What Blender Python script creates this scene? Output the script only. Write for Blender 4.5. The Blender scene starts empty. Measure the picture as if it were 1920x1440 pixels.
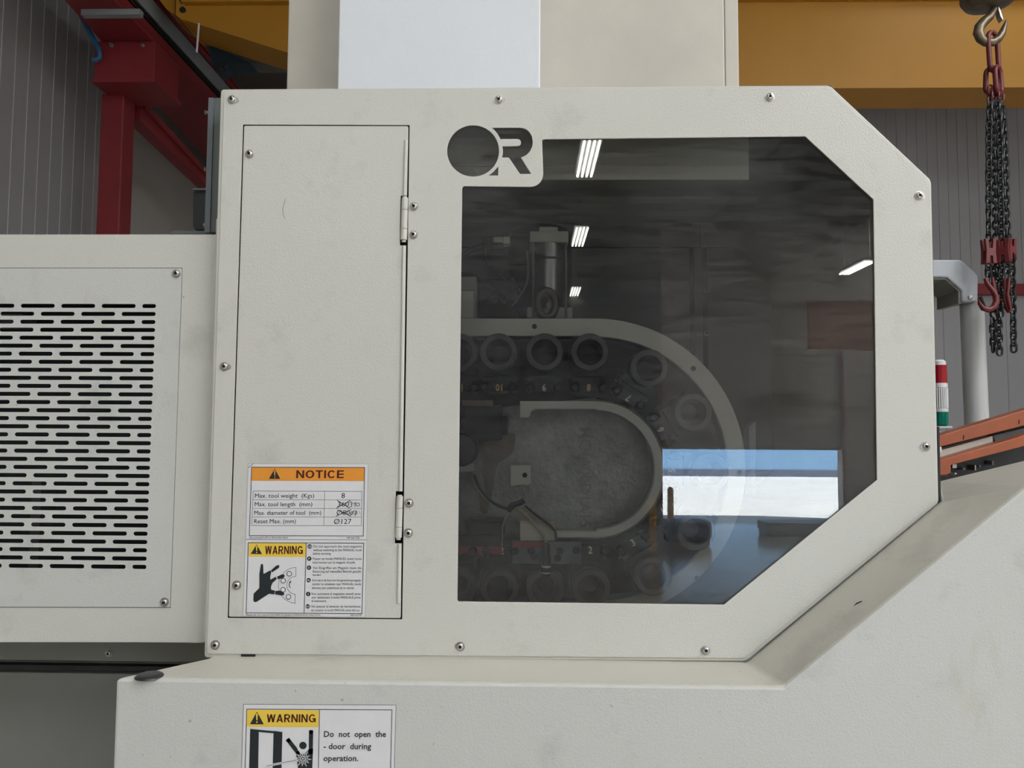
import bpy, bmesh, math, random
from mathutils import Vector, Matrix

random.seed(7)
S = bpy.context.scene
COL = S.collection
PI = math.pi

# ------------------------------------------------------------------ camera
F = 1400.0
ZC = 2.3
CAM = Vector((0.0, -1.4, ZC))
YAW, PITCH, ROLL = math.radians(1.19), math.radians(3.49), math.radians(0.32)
_f = Vector((-math.sin(YAW) * math.cos(PITCH), math.cos(YAW) * math.cos(PITCH), math.sin(PITCH)))
_r = Vector((math.cos(YAW), math.sin(YAW), 0))
_u = _r.cross(_f)
R_ = _r * math.cos(ROLL) + _u * math.sin(ROLL)
U_ = -_r * math.sin(ROLL) + _u * math.cos(ROLL)
cam = bpy.data.cameras.new('camera')
cam.sensor_width = 36.0
cam.lens = 36.0 * F / 1920.0
cam.clip_end = 300
camo = bpy.data.objects.new('camera', cam)
COL.objects.link(camo)
camo.matrix_world = Matrix(((R_.x, U_.x, -_f.x, CAM.x), (R_.y, U_.y, -_f.y, CAM.y), (R_.z, U_.z, -_f.z, CAM.z), (0, 0, 0, 1)))
S.camera = camo


def ray(px, py):
    return _f * F + R_ * (px - 960.0) - U_ * (py - 720.0)


def P(px, py, Y=0.0):
    """real place of a point seen in the photograph, on the upright plane y = Y"""
    d = ray(px, py)
    return CAM + d * ((Y - CAM.y) / d.y)


def PZ(px, py, z):
    d = ray(px, py)
    return CAM + d * ((z - CAM.z) / d.z)


def PX(px, py, x):
    d = ray(px, py)
    return CAM + d * ((x - CAM.x) / d.x)


# ------------------------------------------------------------------ world, sun, added lamps, exposure
W = bpy.data.worlds.new('world')
S.world = W
W.use_nodes = True
wn = W.node_tree
bg = wn.nodes['Background']
bg.inputs[0].default_value = (0.45, 0.68, 1.0, 1)
bg.inputs[1].default_value = 5.0
S.view_settings.view_transform = 'Standard'
S.view_settings.look = 'None'
S.view_settings.gamma = 1
S.view_settings.use_curve_mapping = False
S.view_settings.exposure = 0.0
sun = bpy.data.lights.new('sun', 'SUN')
sun.energy = 80
sun.angle = 0.009
sun.color = (1, .97, .92)
so = bpy.data.objects.new('sun', sun)
COL.objects.link(so)
so.location = (20, 5, 30)
so.rotation_euler = Vector((0.8, 0.22, 0.95)).to_track_quat('Z', 'Y').to_euler()


def area(name, loc, sx, sy, energy, color, rot=(0, 0, 0)):
    l = bpy.data.lights.new(name, 'AREA')
    l.shape = 'RECTANGLE'
    l.size = sx
    l.size_y = sy
    l.energy = energy
    l.color = color
    o = bpy.data.objects.new(name, l)
    COL.objects.link(o)
    o.location = loc
    o.rotation_euler = rot
    return o


# lamps added under the roof to light the machine, clear of window reflections
ADDED_LAMPS = [(-0.5, -4.6, 1.6, 7.0), (4.6, -4.6, 1.6, 7.0), (9.0, -4.6, 1.6, 7.0), (4.6, 5.5, 1.2, 4.0), (-3.2, -13.2, 1.6, 6.0), (10.4, -13.2, 1.6, 6.0)]
for i, (x, y, sx, sy) in enumerate(ADDED_LAMPS):
    area('added_roof_lamp', (x, y, 7.36), sx, sy, (40, 470, 540, 60, 260, 600)[i], (.93, .97, 1.0))


# ------------------------------------------------------------------ materials
def newmat(name):
    m = bpy.data.materials.new(name)
    m.use_nodes = True
    nt = m.node_tree
    b = nt.nodes['Principled BSDF']
    return m, nt, b


def mat(name, col, rough=.5, metal=0, bump=0, bscale=300, var=0, vscale=4, spec=.5, emit=None, estr=0, coat=0):
    m, nt, b = newmat(name)
    b.inputs['Base Color'].default_value = (*col, 1)
    b.inputs['Roughness'].default_value = rough
    b.inputs['Metallic'].default_value = metal
    b.inputs['Specular IOR Level'].default_value = spec
    if coat:
        b.inputs['Coat Weight'].default_value = coat
    tc = nt.nodes.new('ShaderNodeTexCoord')
    if bump:
        n = nt.nodes.new('ShaderNodeTexNoise')
        n.inputs['Scale'].default_value = bscale
        n.inputs['Detail'].default_value = 2
        nt.links.new(tc.outputs['Object'], n.inputs['Vector'])
        bp = nt.nodes.new('ShaderNodeBump')
        bp.inputs['Strength'].default_value = bump
        bp.inputs['Distance'].default_value = .001
        nt.links.new(n.outputs['Fac'], bp.inputs['Height'])
        nt.links.new(bp.outputs['Normal'], b.inputs['Normal'])
    if var:
        n = nt.nodes.new('ShaderNodeTexNoise')
        n.inputs['Scale'].default_value = vscale
        n.inputs['Detail'].default_value = 6
        n.inputs['Roughness'].default_value = .62
        nt.links.new(tc.outputs['Object'], n.inputs['Vector'])
        mr = nt.nodes.new('ShaderNodeMapRange')
        mr.inputs['From Min'].default_value = .3
        mr.inputs['From Max'].default_value = .7
        mr.inputs['To Min'].default_value = 1 - var
        mr.inputs['To Max'].default_value = 1 + var * .6
        nt.links.new(n.outputs['Fac'], mr.inputs['Value'])
        mx = nt.nodes.new('ShaderNodeVectorMath')
        mx.operation = 'SCALE'
        mx.inputs[0].default_value = col
        nt.links.new(mr.outputs['Result'], mx.inputs['Scale'])
        nt.links.new(mx.outputs['Vector'], b.inputs['Base Color'])
    if emit:
        b.inputs['Emission Color'].default_value = (*emit, 1)
        b.inputs['Emission Strength'].default_value = estr
    return m


def stained_paint(name, col):
    """powder coat with an orange-peel skin, grey rub marks and a few yellowish stains"""
    m = mat(name, col, .28, 0, .55, 320, 0)
    nt = m.node_tree
    b = nt.nodes['Principled BSDF']
    tc = nt.nodes['Texture Coordinate']

    def noise(scale, detail=5, stretch=None):
        n = nt.nodes.new('ShaderNodeTexNoise')
        n.inputs['Scale'].default_value = scale
        n.inputs['Detail'].default_value = detail
        n.inputs['Roughness'].default_value = .65
        if stretch:
            mp = nt.nodes.new('ShaderNodeMapping')
            mp.inputs['Scale'].default_value = stretch
            nt.links.new(tc.outputs['Object'], mp.inputs['Vector'])
            nt.links.new(mp.outputs['Vector'], n.inputs['Vector'])
        else:
            nt.links.new(tc.outputs['Object'], n.inputs['Vector'])
        return n

    def ramp(src, a, c):
        r = nt.nodes.new('ShaderNodeMapRange')
        r.inputs['From Min'].default_value = a
        r.inputs['From Max'].default_value = c
        nt.links.new(src.outputs['Fac'], r.inputs['Value'])
        return r

    def mix(fac, a, c):
        x = nt.nodes.new('ShaderNodeMix')
        x.data_type = 'RGBA'
        nt.links.new(fac, x.inputs[0])
        if isinstance(a, tuple):
            x.inputs[6].default_value = (*a, 1)
        else:
            nt.links.new(a, x.inputs[6])
        x.inputs[7].default_value = (*c, 1)
        return x.outputs[2]
    g = ramp(noise(7), .56, .95)
    c1 = mix(g.outputs['Result'], col, tuple(v * .62 for v in col))
    y = ramp(noise(5.3, 6, (1, 1, .35)), .64, 1.0)
    c2 = mix(y.outputs['Result'], c1, (col[0] * .72, col[1] * .66, col[2] * .45))
    sp = ramp(noise(60, 2), .74, .80)
    c3 = mix(sp.outputs['Result'], c2, tuple(v * .55 for v in col))
    nt.links.new(c3, b.inputs['Base Color'])
    return m


CREAM = (.60, .59, .54)
M = {}
M['paint'] = stained_paint('cream_powder_coat', CREAM)
M['paint2'] = stained_paint('pale_grey_powder_coat', (.575, .575, .545))
M['ledge'] = stained_paint('warm_lit_ledge_coat', (.59, .56, .485))  # same coat, warm light tinted into the ledge and slope colour
M['clean'] = mat('clean_cream_paint', (.60, .585, .53), .4, 0, .25, 420, .04, 3)
M['white'] = mat('white_column_paint', (.74, .76, .79), .38, 0, .4, 330, .03, 3)
M['warm'] = mat('warm_column_paint', (.56, .52, .45), .45, 0, .25, 420, .08, 4)
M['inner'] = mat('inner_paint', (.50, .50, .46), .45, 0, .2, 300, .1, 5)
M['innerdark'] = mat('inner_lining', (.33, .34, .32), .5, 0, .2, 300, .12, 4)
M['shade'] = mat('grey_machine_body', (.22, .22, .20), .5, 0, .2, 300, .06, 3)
M['ctrl'] = mat('grey_green_box', (.11, .125, .115), .5, 0, .1, 300)
M['steel'] = mat('stainless_screw', (.62, .60, .57), .25, 1)
M['socket'] = mat('screw_socket', (.03, .03, .03), .5)
M['washer'] = mat('zinc_washer', (.45, .43, .40), .35, 1)
M['rubber'] = mat('black_rubber', (.02, .022, .024), .35)
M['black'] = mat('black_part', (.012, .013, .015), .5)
M['slot'] = mat('dark_inside', (.012, .016, .02), .6)
M['white_sheet'] = mat('sticker_white', (.72, .71, .72), .35, 0, 0, 0, .03, 30)
M['orange_print'] = mat('sticker_orange', (.78, .30, .035), .35)
M['yellow_print'] = mat('sticker_yellow', (.82, .57, .07), .35)
M['ink'] = mat('sticker_ink', (.012, .018, .022), .4)
M['redink'] = mat('sticker_notice_ink', (.07, .005, .006), .4)
M['pen'] = mat('marker_pen', (.01, .01, .012), .4)
M['grey_line'] = mat('sticker_grey_line', (.16, .16, .17), .4)
M['ylight'] = mat('yellow_crane_paint', (.50, .235, .022), .5, 0, 0, 0, .08, 1.2)
M['red'] = mat('red_steel_paint', (.25, .026, .032), .5, 0, 0, 0, .12, 2)
M['redchain'] = mat('red_lifting_paint', (.15, .016, .019), .38, 0, 0, 0, .15, 40)
M['cladding'] = mat('grey_wall_cladding', (.38, .375, .385), .5, 0, 0, 0, .04, 1)
M['cladding2'] = mat('off_white_wall_cladding', (.46, .45, .43), .5, 0, 0, 0, .04, 1)
M['joint'] = mat('pale_panel_joint', (.60, .60, .60), .5)
M['jointd'] = mat('dark_panel_joint', (.16, .16, .16), .6)
M['floor'] = mat('concrete_floor', (.40, .37, .32), .16, 0, .04, 20, .15, .8)
M['ceil'] = mat('hall_roof_sheet', (.22, .21, .20), .6, 0, 0, 0, .06, 1)
M['hallwall'] = mat('hall_wall_sheet', (.44, .38, .33), .6, 0, 0, 0, .08, .6)
M['dark_reflect'] = mat('dark_reflection_sheet', (.05, .05, .055), .6)
M['hallred'] = mat('hall_red_steel', (.22, .04, .03), .5)
M['arm'] = mat('pendant_arm_paint', (.46, .48, .51), .4, 0, 0, 0, .04, 6)
M['tube'] = mat('pendant_tube_paint', (.50, .50, .49), .3, 0, 0, 0, .03, 6)
M['orange'] = mat('orange_rail_paint', (.36, .092, .034), .42, 0, 0, 0, .16, 9)
M['duct'] = mat('grey_cable_duct', (.30, .33, .35), .5)
M['cable_grey'] = mat('grey_conduit', (.13, .14, .15), .5)
M['blue'] = mat('blue_hose', (.03, .14, .30), .4)
M['chain'] = mat('black_chain_steel', (.045, .05, .05), .33, .75)
M['hook'] = mat('worn_hook_steel', (.20, .16, .11), .38, .7, .2, 60, .35, 25)
M['latch'] = mat('bright_latch', (.55, .54, .52), .3, .9)
M['frame_alu'] = mat('magazine_frame', (.56, .55, .52), .5, 0, .1, 200, .05, 10)
M['casting'] = mat('rough_casting', (.40, .41, .38), .27, 0, 3.0, 90, .35, 14)
M['castdark'] = mat('oily_back_plate', (.022, .024, .028), .35, .2, .4, 90, .5, 18)
M['pot'] = mat('dark_tool_pot', (.075, .077, .085), .42, .0, .1, 200, .2, 30)
M['potin'] = mat('tool_pot_bore', (.014, .015, .02), .3, .2, 0, 0, .3, 30)
M['chainblk'] = mat('oily_chain_block', (.02, .022, .026), .28, .3, .5, 160, .5, 40)
M['number'] = mat('cream_number_paint', (.80, .76, .62), .5)
M['goldnum'] = mat('gold_number_paint', (.62, .42, .16), .5)
M['bluelip'] = mat('blue_frame_edge', (.06, .13, .42), .4)
M['cyl'] = mat('anodised_cylinder', (.34, .34, .35), .32, .9, 0, 0, .05, 9)
M['wire'] = mat('beige_cable', (.36, .32, .22), .4)
M['dwire'] = mat('dark_cable', (.03, .035, .04), .3)
M['rust'] = mat('rusty_plate', (.22, .18, .13), .45, 0, .8, 90, .5, 25)
M['redmark'] = mat('red_cover_strip', (.24, .02, .03), .4)
M['bluegrey'] = mat('blue_grey_block', (.12, .14, .17), .4, .2, .5, 120, .4, 25)
M['lred'] = mat('signal_red_lens', (.32, .008, .015), .18)
M['lgreen'] = mat('signal_green_lens', (.0, .15, .10), .18)
M['lclear'] = mat('signal_clear_lens', (.50, .47, .42), .15, 0, 0, 0, .2, 60)
M['lring'] = mat('signal_ring_white', (.72, .72, .73), .35)
M['apron'] = mat('outdoor_concrete', (.60, .62, .63), .8, 0, 0, 0, .12, .5)
M['bluewall'] = mat('pale_blue_shed', (.22, .42, .66), .7)
M['tubelight'] = mat('lamp_tube', (.9, .9, .85), .4, 0, 0, 0, 0, 1, .5, (1, .97, .85), 34)
M['glow_pane'] = mat('added_glow_pane', (.6, .6, .6), .5, 0, 0, 0, 0, 1, .5, (.9, .96, 1), 1.2)  # glowing pane over each added roof lamp
M['crate'] = mat('blue_grey_machine', (.10, .13, .20), .5, 0, 0, 0, .1, 2)
M['yellowm'] = mat('yellow_post_paint', (.75, .38, .02), .5)


def pane_material():
    m = bpy.data.materials.new('smoked_acrylic')
    m.use_nodes = True
    nt = m.node_tree
    nt.nodes.clear()
    out = nt.nodes.new('ShaderNodeOutputMaterial')
    tr = nt.nodes.new('ShaderNodeBsdfTransparent')
    tr.inputs[0].default_value = (.81, .81, .795, 1)
    gl = nt.nodes.new('ShaderNodeBsdfGlossy')
    gl.inputs['Roughness'].default_value = .0
    gl.inputs[0].default_value = (1, 1, 1, 1)
    fr = nt.nodes.new('ShaderNodeFresnel')
    fr.inputs[0].default_value = 1.5
    mx = nt.nodes.new('ShaderNodeMixShader')
    nt.links.new(fr.outputs[0], mx.inputs[0])
    nt.links.new(tr.outputs[0], mx.inputs[1])
    nt.links.new(gl.outputs[0], mx.inputs[2])
    # wiping haze and hairline scratches: a little rough gloss where a streaky noise is high
    g2 = nt.nodes.new('ShaderNodeBsdfGlossy')
    g2.inputs['Roughness'].default_value = .42
    tc = nt.nodes.new('ShaderNodeTexCoord')
    mp = nt.nodes.new('ShaderNodeMapping')
    mp.inputs['Rotation'].default_value = (0, .6, 0)
    mp.inputs['Scale'].default_value = (3, 1, 22)
    nz = nt.nodes.new('ShaderNodeTexNoise')
    nz.inputs['Scale'].default_value = 3.0
    nz.inputs['Detail'].default_value = 8
    nz.inputs['Roughness'].default_value = .7
    nz.inputs['Distortion'].default_value = 1.4
    nt.links.new(tc.outputs['Object'], mp.inputs['Vector'])
    nt.links.new(mp.outputs['Vector'], nz.inputs['Vector'])
    big = nt.nodes.new('ShaderNodeTexNoise')
    big.inputs['Scale'].default_value = 2.6
    nt.links.new(tc.outputs['Object'], big.inputs['Vector'])
    mul = nt.nodes.new('ShaderNodeMath')
    mul.operation = 'MULTIPLY'
    nt.links.new(nz.outputs['Fac'], mul.inputs[0])
    nt.links.new(big.outputs['Fac'], mul.inputs[1])
    mr = nt.nodes.new('ShaderNodeMapRange')
    mr.inputs['From Min'].default_value = .14
    mr.inputs['From Max'].default_value = .42
    mr.inputs['To Min'].default_value = .002
    mr.inputs['To Max'].default_value = .055
    nt.links.new(mul.outputs[0], mr.inputs['Value'])
    m2 = nt.nodes.new('ShaderNodeMixShader')
    nt.links.new(mr.outputs['Result'], m2.inputs[0])
    nt.links.new(mx.outputs[0], m2.inputs[1])
    nt.links.new(g2.outputs[0], m2.inputs[2])
    nt.links.new(m2.outputs[0], out.inputs[0])
    return m


M['pane'] = pane_material()

# ------------------------------------------------------------------ object helpers
ORG = {}


def thing(name, label, cat, loc=(0, 0, 0), group=None, kind='thing'):
    o = bpy.data.objects.new(name, None)
    o.empty_display_size = .05
    COL.objects.link(o)
    o.location = loc
    ORG[o.name] = Vector(loc)
    o['label'] = label
    o['category'] = cat
    o['kind'] = kind
    if group:
        o['group'] = group
    return o


def tag(o, label, cat, kind='thing', group=None):
    o['label'] = label
    o['category'] = cat
    o['kind'] = kind
    if group:
        o['group'] = group
    return o


def hang(o, parent, at=(0, 0, 0)):
    """parent o so that its own origin stands at world point `at`"""
    at = Vector(at)
    if parent is not None:
        o.parent = parent
        o.location = at - ORG.get(parent.name, Vector())
    else:
        o.location = at
    ORG[o.name] = at
    return o


class MB:
    def __init__(s):
        s.v, s.f, s.m = [], [], []

    def add(s, vs, fs, mi=0):
        n = len(s.v)
        s.v += [tuple(v) for v in vs]
        s.f += [tuple(i + n for i in f) for f in fs]
        s.m += [mi] * len(fs)
        return s

    def box(s, x0, x1, y0, y1, z0, z1, mi=0):
        v = [(x, y, z) for x in (x0, x1) for y in (y0, y1) for z in (z0, z1)]
        return s.add(v, [(0, 1, 3, 2), (4, 6, 7, 5), (0, 4, 5, 1), (2, 3, 7, 6), (0, 2, 6, 4), (1, 5, 7, 3)], mi)

    def prism(s, pts, t, mi=0):
        """pts: 3D points of a face; t: vector along which it is thickened"""
        n = len(pts)
        t = Vector(t)
        v = [Vector(p) for p in pts] + [Vector(p) + t for p in pts]
        f = [tuple(range(n)), tuple(reversed(range(n, 2 * n)))]
        f += [(i, i + n, (i + 1) % n + n, (i + 1) % n) for i in range(n)]
        return s.add(v, f, mi)

    def ppoly(s, px, Y, depth, mi=0):
        return s.prism([P(x, y, Y) for x, y in px], (0, depth, 0), mi)

    def pbox(s, x0, y0, x1, y1, Y, depth, mi=0):
        a, b = P(x0, y0, Y), P(x1, y1, Y)
        return s.box(min(a.x, b.x), max(a.x, b.x), Y, Y + depth, min(a.z, b.z), max(a.z, b.z), mi)

    def flat(s, px, Y, mi=0):
        return s.add([P(x, y, Y) for x, y in px], [tuple(range(len(px)))], mi)

    def tube(s, pts, r, seg=10, mi=0, closed=False, caps=True):
        pts = [Vector(p) for p in pts]
        n = len(pts)
        rs = r if isinstance(r, (list, tuple)) else [r] * n
        tang = []
        for i in range(n):
            if closed:
                t = pts[(i + 1) % n] - pts[i - 1]
            else:
                t = pts[min(i + 1, n - 1)] - pts[max(i - 1, 0)]
            tang.append(t.normalized())
        ref = Vector((0, 1, 0)) if abs(tang[0].y) < .9 else Vector((1, 0, 0))
        nrm = (ref - tang[0] * ref.dot(tang[0])).normalized()
        vs = []
        for i in range(n):
            nrm = (nrm - tang[i] * nrm.dot(tang[i])).normalized()
            bn = tang[i].cross(nrm)
            for k in range(seg):
                a = 2 * PI * k / seg
                vs.append(pts[i] + (nrm * math.cos(a) + bn * math.sin(a)) * rs[i])
        fs = []
        for i in range(n if closed else n - 1):
            j = (i + 1) % n
            for k in range(seg):
                l = (k + 1) % seg
                fs.append((i * seg + k, i * seg + l, j * seg + l, j * seg + k))
        if not closed and caps:
            fs.append(tuple(reversed(range(seg))))
            fs.append(tuple((n - 1) * seg + k for k in range(seg)))
        return s.add(vs, fs, mi)

    def lathe(s, prof, c=(0, 0, 0), axis='Y', seg=24, mi=0, a0=0, a1=2 * PI):
        """prof: (radius, offset along axis)"""
        c = Vector(c)
        full = abs(a1 - a0 - 2 * PI) < 1e-6
        k_n = seg if full else seg + 1
        vs = []
        for r, h in prof:
            for k in range(k_n):
                a = a0 + (a1 - a0) * k / seg
                ca, sa = math.cos(a) * r, math.sin(a) * r
                vs.append(c + (Vector((ca, h, sa)) if axis == 'Y' else Vector((ca, sa, h)) if axis == 'Z' else Vector((h, ca, sa))))
        fs = []
        for i in range(len(prof) - 1):
            for k in range(seg):
                l = (k + 1) % k_n
                fs.append((i * k_n + k, i * k_n + l, (i + 1) * k_n + l, (i + 1) * k_n + k))
        return s.add(vs, fs, mi)

    def mesh(s, name, mats, smooth=False):
        me = bpy.data.meshes.new(name)
        me.from_pydata(s.v, [], s.f)
        for m in (mats if isinstance(mats, (list, tuple)) else [mats]):
            me.materials.append(m)
        me.polygons.foreach_set('material_index', s.m)
        bm = bmesh.new()
        bm.from_mesh(me)
        bmesh.ops.recalc_face_normals(bm, faces=bm.faces)
        bm.to_mesh(me)
        bm.free()
        if smooth:
            me.polygons.foreach_set('use_smooth', [True] * len(me.polygons))
            try:
                me.set_sharp_from_angle(angle=math.radians(38))
            except Exception:
                pass
        me.update()
        return me

    def build(s, name, mats, parent=None, smooth=False, bev=0, label=None, at=(0, 0, 0)):
        o = bpy.data.objects.new(name, s.mesh(name, mats, smooth))
        COL.objects.link(o)
        hang(o, parent, at)
        if bev:
            b = o.modifiers.new('bevel', 'BEVEL')
            b.width = bev
            b.segments = 2
            b.limit_method = 'ANGLE'
            b.angle_limit = math.radians(35)
        if label:
            o['label'] = label
        return o


def inst(me, name, parent, at, rot=None, label=None, scale=None):
    o = bpy.data.objects.new(name, me)
    COL.objects.link(o)
    hang(o, parent, at)
    if rot:
        o.rotation_euler = rot
    if scale:
        o.scale = scale
    if label:
        o['label'] = label
    return o


def plate_mesh(name, loops, Y, t, mats, bevel=0.0):
    """flat sheet with holes. loops: lists of (X, Z) in metres, first the outline; front face at y = Y"""
    cu = bpy.data.curves.new(name, 'CURVE')
    cu.dimensions = '2D'
    cu.fill_mode = 'BOTH'
    cu.extrude = t / 2 - bevel
    cu.bevel_depth = bevel
    cu.bevel_resolution = 1
    cu.offset = -bevel
    for lp in loops:
        sp = cu.splines.new('POLY')
        sp.points.add(len(lp) - 1)
        for p, (x, z) in zip(sp.points, lp):
            p.co = (x, z, 0, 1)
        sp.use_cyclic_u = True
    tmp = bpy.data.objects.new('tmp', cu)
    me = bpy.data.meshes.new_from_object(tmp)
    bpy.data.objects.remove(tmp)
    for v in me.vertices:
        x, y, z = v.co
        v.co = (x, Y + t / 2 - z, y)
    me.materials.clear()
    for m in (mats if isinstance(mats, (list, tuple)) else [mats]):
        me.materials.append(m)
    me.polygons.foreach_set('material_index', [0] * len(me.polygons))
    me.polygons.foreach_set('use_smooth', [False] * len(me.polygons))
    me.update()
    return me


def loop_px(px, Y):
    return [(P(x, y, Y).x, P(x, y, Y).z) for x, y in px]


def plate(name, px_loops, Y, t, m, parent=None, bevel=0.0, label=None):
    me = plate_mesh(name, [loop_px(l, Y) for l in px_loops], Y, t, m, bevel)
    o = bpy.data.objects.new(name, me)
    COL.objects.link(o)
    hang(o, parent)
    if label:
        o['label'] = label
    return o


def arc(cx, cy, r, a0, a1, n=16, ry=None):
    """pixel arc; angles in degrees, 0 = right, 90 = up"""
    ry = ry or r
    return [(cx + r * math.cos(math.radians(a0 + (a1 - a0) * i / n)), cy - ry * math.sin(math.radians(a0 + (a1 - a0) * i / n))) for i in range(n + 1)]


def rounded(px, r, n=4):
    """round the corners of a pixel polygon"""
    out = []
    N = len(px)
    rs = r if isinstance(r, (list, tuple)) else [r] * N
    for i, p in enumerate(px):
        if rs[i] <= 0:
            out.append(p)
            continue
        a, b = Vector(px[i - 1]), Vector(px[(i + 1) % N])
        p = Vector(p)
        da, db = (a - p).normalized(), (b - p).normalized()
        s, e = p + da * rs[i], p + db * rs[i]
        for k in range(n + 1):
            t = k / n
            out.append(tuple(s * (1 - t) ** 2 + p * 2 * t * (1 - t) + e * t * t))
    return out


_fc = {}


def text_geo(s, bold=0.0):
    k = (s, bold)
    if k in _fc:
        return _fc[k]
    cu = bpy.data.curves.new('t', 'FONT')
    cu.body = s
    cu.size = 1
    cu.resolution_u = 2
    cu.offset = bold
    tmp = bpy.data.objects.new('tmp', cu)
    me = bpy.data.meshes.new_from_object(tmp)
    bpy.data.objects.remove(tmp)
    vs = [tuple(v.co[:2]) for v in me.vertices]
    fs = [tuple(p.vertices) for p in me.polygons]
    _fc[k] = (vs, fs)
    return vs, fs


_cap = None


def caph():
    global _cap
    if _cap is None:
        vs, _ = text_geo('H')
        _cap = max(v[1] for v in vs)
    return _cap


# ------------------------------------------------------------------ the hall (setting)
BACK = 10.2
LEFT = -4.62
RIGHT = 12.5
FRONT = -17.1
TOP = 7.5


def shell(name, mb, m, label, cat, **k):
    return tag(mb.build(name, m, None, **k), label, cat, 'structure')


shell('floor', MB().box(LEFT - .3, RIGHT + .3, FRONT - .3, BACK + .3, -.2, 0), M['floor'], 'beige concrete floor of the machine hall', 'floor')
# ceiling, with glowing panes under it for the added lamps
xs = [(LEFT - .3, RIGHT + .3)]
cm = MB()
cuts = sorted([(x - sx / 2, x + sx / 2, y - sy / 2, y + sy / 2) for x, y, sx, sy in ADDED_LAMPS])
cm.box(LEFT - .3, RIGHT + .3, FRONT - .3, BACK + .3, TOP, TOP + .2)
ceil = shell('ceiling', cm, M['ceil'], 'grey sheet roof of the hall high above the machine', 'ceiling')
rb = MB()
for i in range(28):
    y = FRONT + .5 + i * .98
    rb.box(LEFT, RIGHT, y, y + .09, TOP - .14, TOP)
rb.build('rib', M['ceil'], ceil)['kind'] = 'stuff'
for x, y, sx, sy in ADDED_LAMPS:
    MB().box(x - sx / 2, x + sx / 2, y - sy / 2, y + sy / 2, TOP - .10, TOP - .06).build('added_roof_pane', M['glow_pane'], ceil)

# left wall: narrow upright panels with pale joints near us, wide ones beyond the red post
wl = shell('wall_left', MB().box(LEFT - .3, LEFT - .05, FRONT - .3, BACK + .3, 0, TOP), M['joint'], 'grey upright panelled wall at the far left', 'wall')
pm = MB().box(-.05, 0, 0, .173, 0, TOP).box(-.05, .004, .173, .18, 0, TOP, 1).mesh('panel', [M['cladding'], M['joint']])
y = 3.6
while y < 6.75:
    inst(pm, 'panel', wl, (LEFT, y, 0))
    y += .18
pm2 = MB().box(-.05, 0, 0, 1.18, 0, TOP).mesh('panel', M['cladding2'])
while y < BACK - .2:
    inst(pm2, 'panel', wl, (LEFT, y, 0))
    y += 1.185
y = 3.595
while y > FRONT:
    y -= 1.185
    inst(pm2, 'panel', wl, (LEFT, y, 0))
# back wall: narrow panels above the red rail, wide panels below
wb = shell('wall_back', MB().box(LEFT - .3, RIGHT + .3, BACK + .05, BACK + .3, 0, TOP), M['jointd'], 'grey panelled wall behind the machine', 'wall')
zr = P(1800, 542, BACK).z
pn = MB().box(0, .152, -.0, .05, zr, TOP).mesh('panel', M['cladding'])
x = P(1400, 400, BACK).x
while x < RIGHT - .15:
    inst(pn, 'panel', wb, (x, BACK, 0))
    x += .157
pw = MB().box(0, .955, 0, .05, 0, zr).mesh('panel', M['cladding'])
x = P(1890, 700, BACK).x - .96 * 8
x0w = x
while x < RIGHT - .9:
    inst(pw, 'panel', wb, (x, BACK, 0))
    x += .96
pv = MB().box(0, 1.13, 0, .05, 0, TOP).mesh('panel', M['cladding2'])
x = P(455, 140, BACK).x
pvt = MB().box(0, 1.13, 0, .05, 0, TOP).mesh('panel', M['cladding2'])
for k in range(-1, 5):
    if x + k * 1.136 + 1.13 < P(1400, 400, BACK).x - .0:
        inst(pvt, 'panel', wb, (x + k * 1.136, BACK - .001, 0))
shell('wall_right', MB().box(RIGHT, RIGHT + .3, FRONT - .3, BACK + .3, 0, TOP), M['hallwall'], 'dull sheet wall of the hall to the far right', 'wall')

# wall behind the camera with the half raised gate
L = 1.4 - FRONT
gx0, gx1 = 251 / 1400 * L, 582 / 1400 * L
gz = ZC - 35 / 1400 * L
fm = MB()
fm.box(LEFT - .3, gx0, FRONT - .25, FRONT, 0, TOP, 1)  # left part coloured dark so the window reflects darkness there
fm.box(gx1, RIGHT + .3, FRONT - .25, FRONT, 0, TOP)
fm.box(gx0, gx1, FRONT - .25, FRONT, 4.2, TOP)
wf = shell('wall_front', fm, [M['hallwall'], M['dark_reflect']], 'dull hall wall behind the viewer with a wide gate', 'wall')
gate = thing('door_1', 'half raised red brown roller gate behind the viewer', 'gate', ((gx0 + gx1) / 2, FRONT, 0), kind='structure')
n = 9
for i in range(n):
    z0 = gz + (4.2 - gz) * i / n
    MB().box(gx0, gx1, FRONT - .12, FRONT - .07, z0, z0 + (4.2 - gz) / n - .0).box(gx0, gx1, FRONT - .065, FRONT - .055, z0 + .05, z0 + .1).build('slat', M['hallwall'], gate)
MB().box(gx0 - .08, gx0, FRONT, FRONT + .06, 0, 4.3).build('guide', M['hallred'], gate)
MB().box(gx1, gx1 + .08, FRONT, FRONT + .06, 0, 4.3).build('guide', M['hallred'], gate)
# outside the gate: a sunlit yard and a pale blue shed
tag(MB().box(-30, 60, FRONT - 60, FRONT - .3, -.2, 0).build('ground', M['apron']), 'sunlit pale concrete yard outside the gate', 'ground', 'structure')
shed = thing('shed', 'pale blue shed standing across the yard outside the gate', 'building', (14, FRONT - 19.6, 0))
MB().box(-5, 40, FRONT - 26, FRONT - 19.6, .35, 4).build('wall', M['bluewall'], shed)
MB().box(-5.05, 40.05, FRONT - 26.05, FRONT - 19.55, 0, .35).build('plinth', M['crate'], shed)
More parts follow.
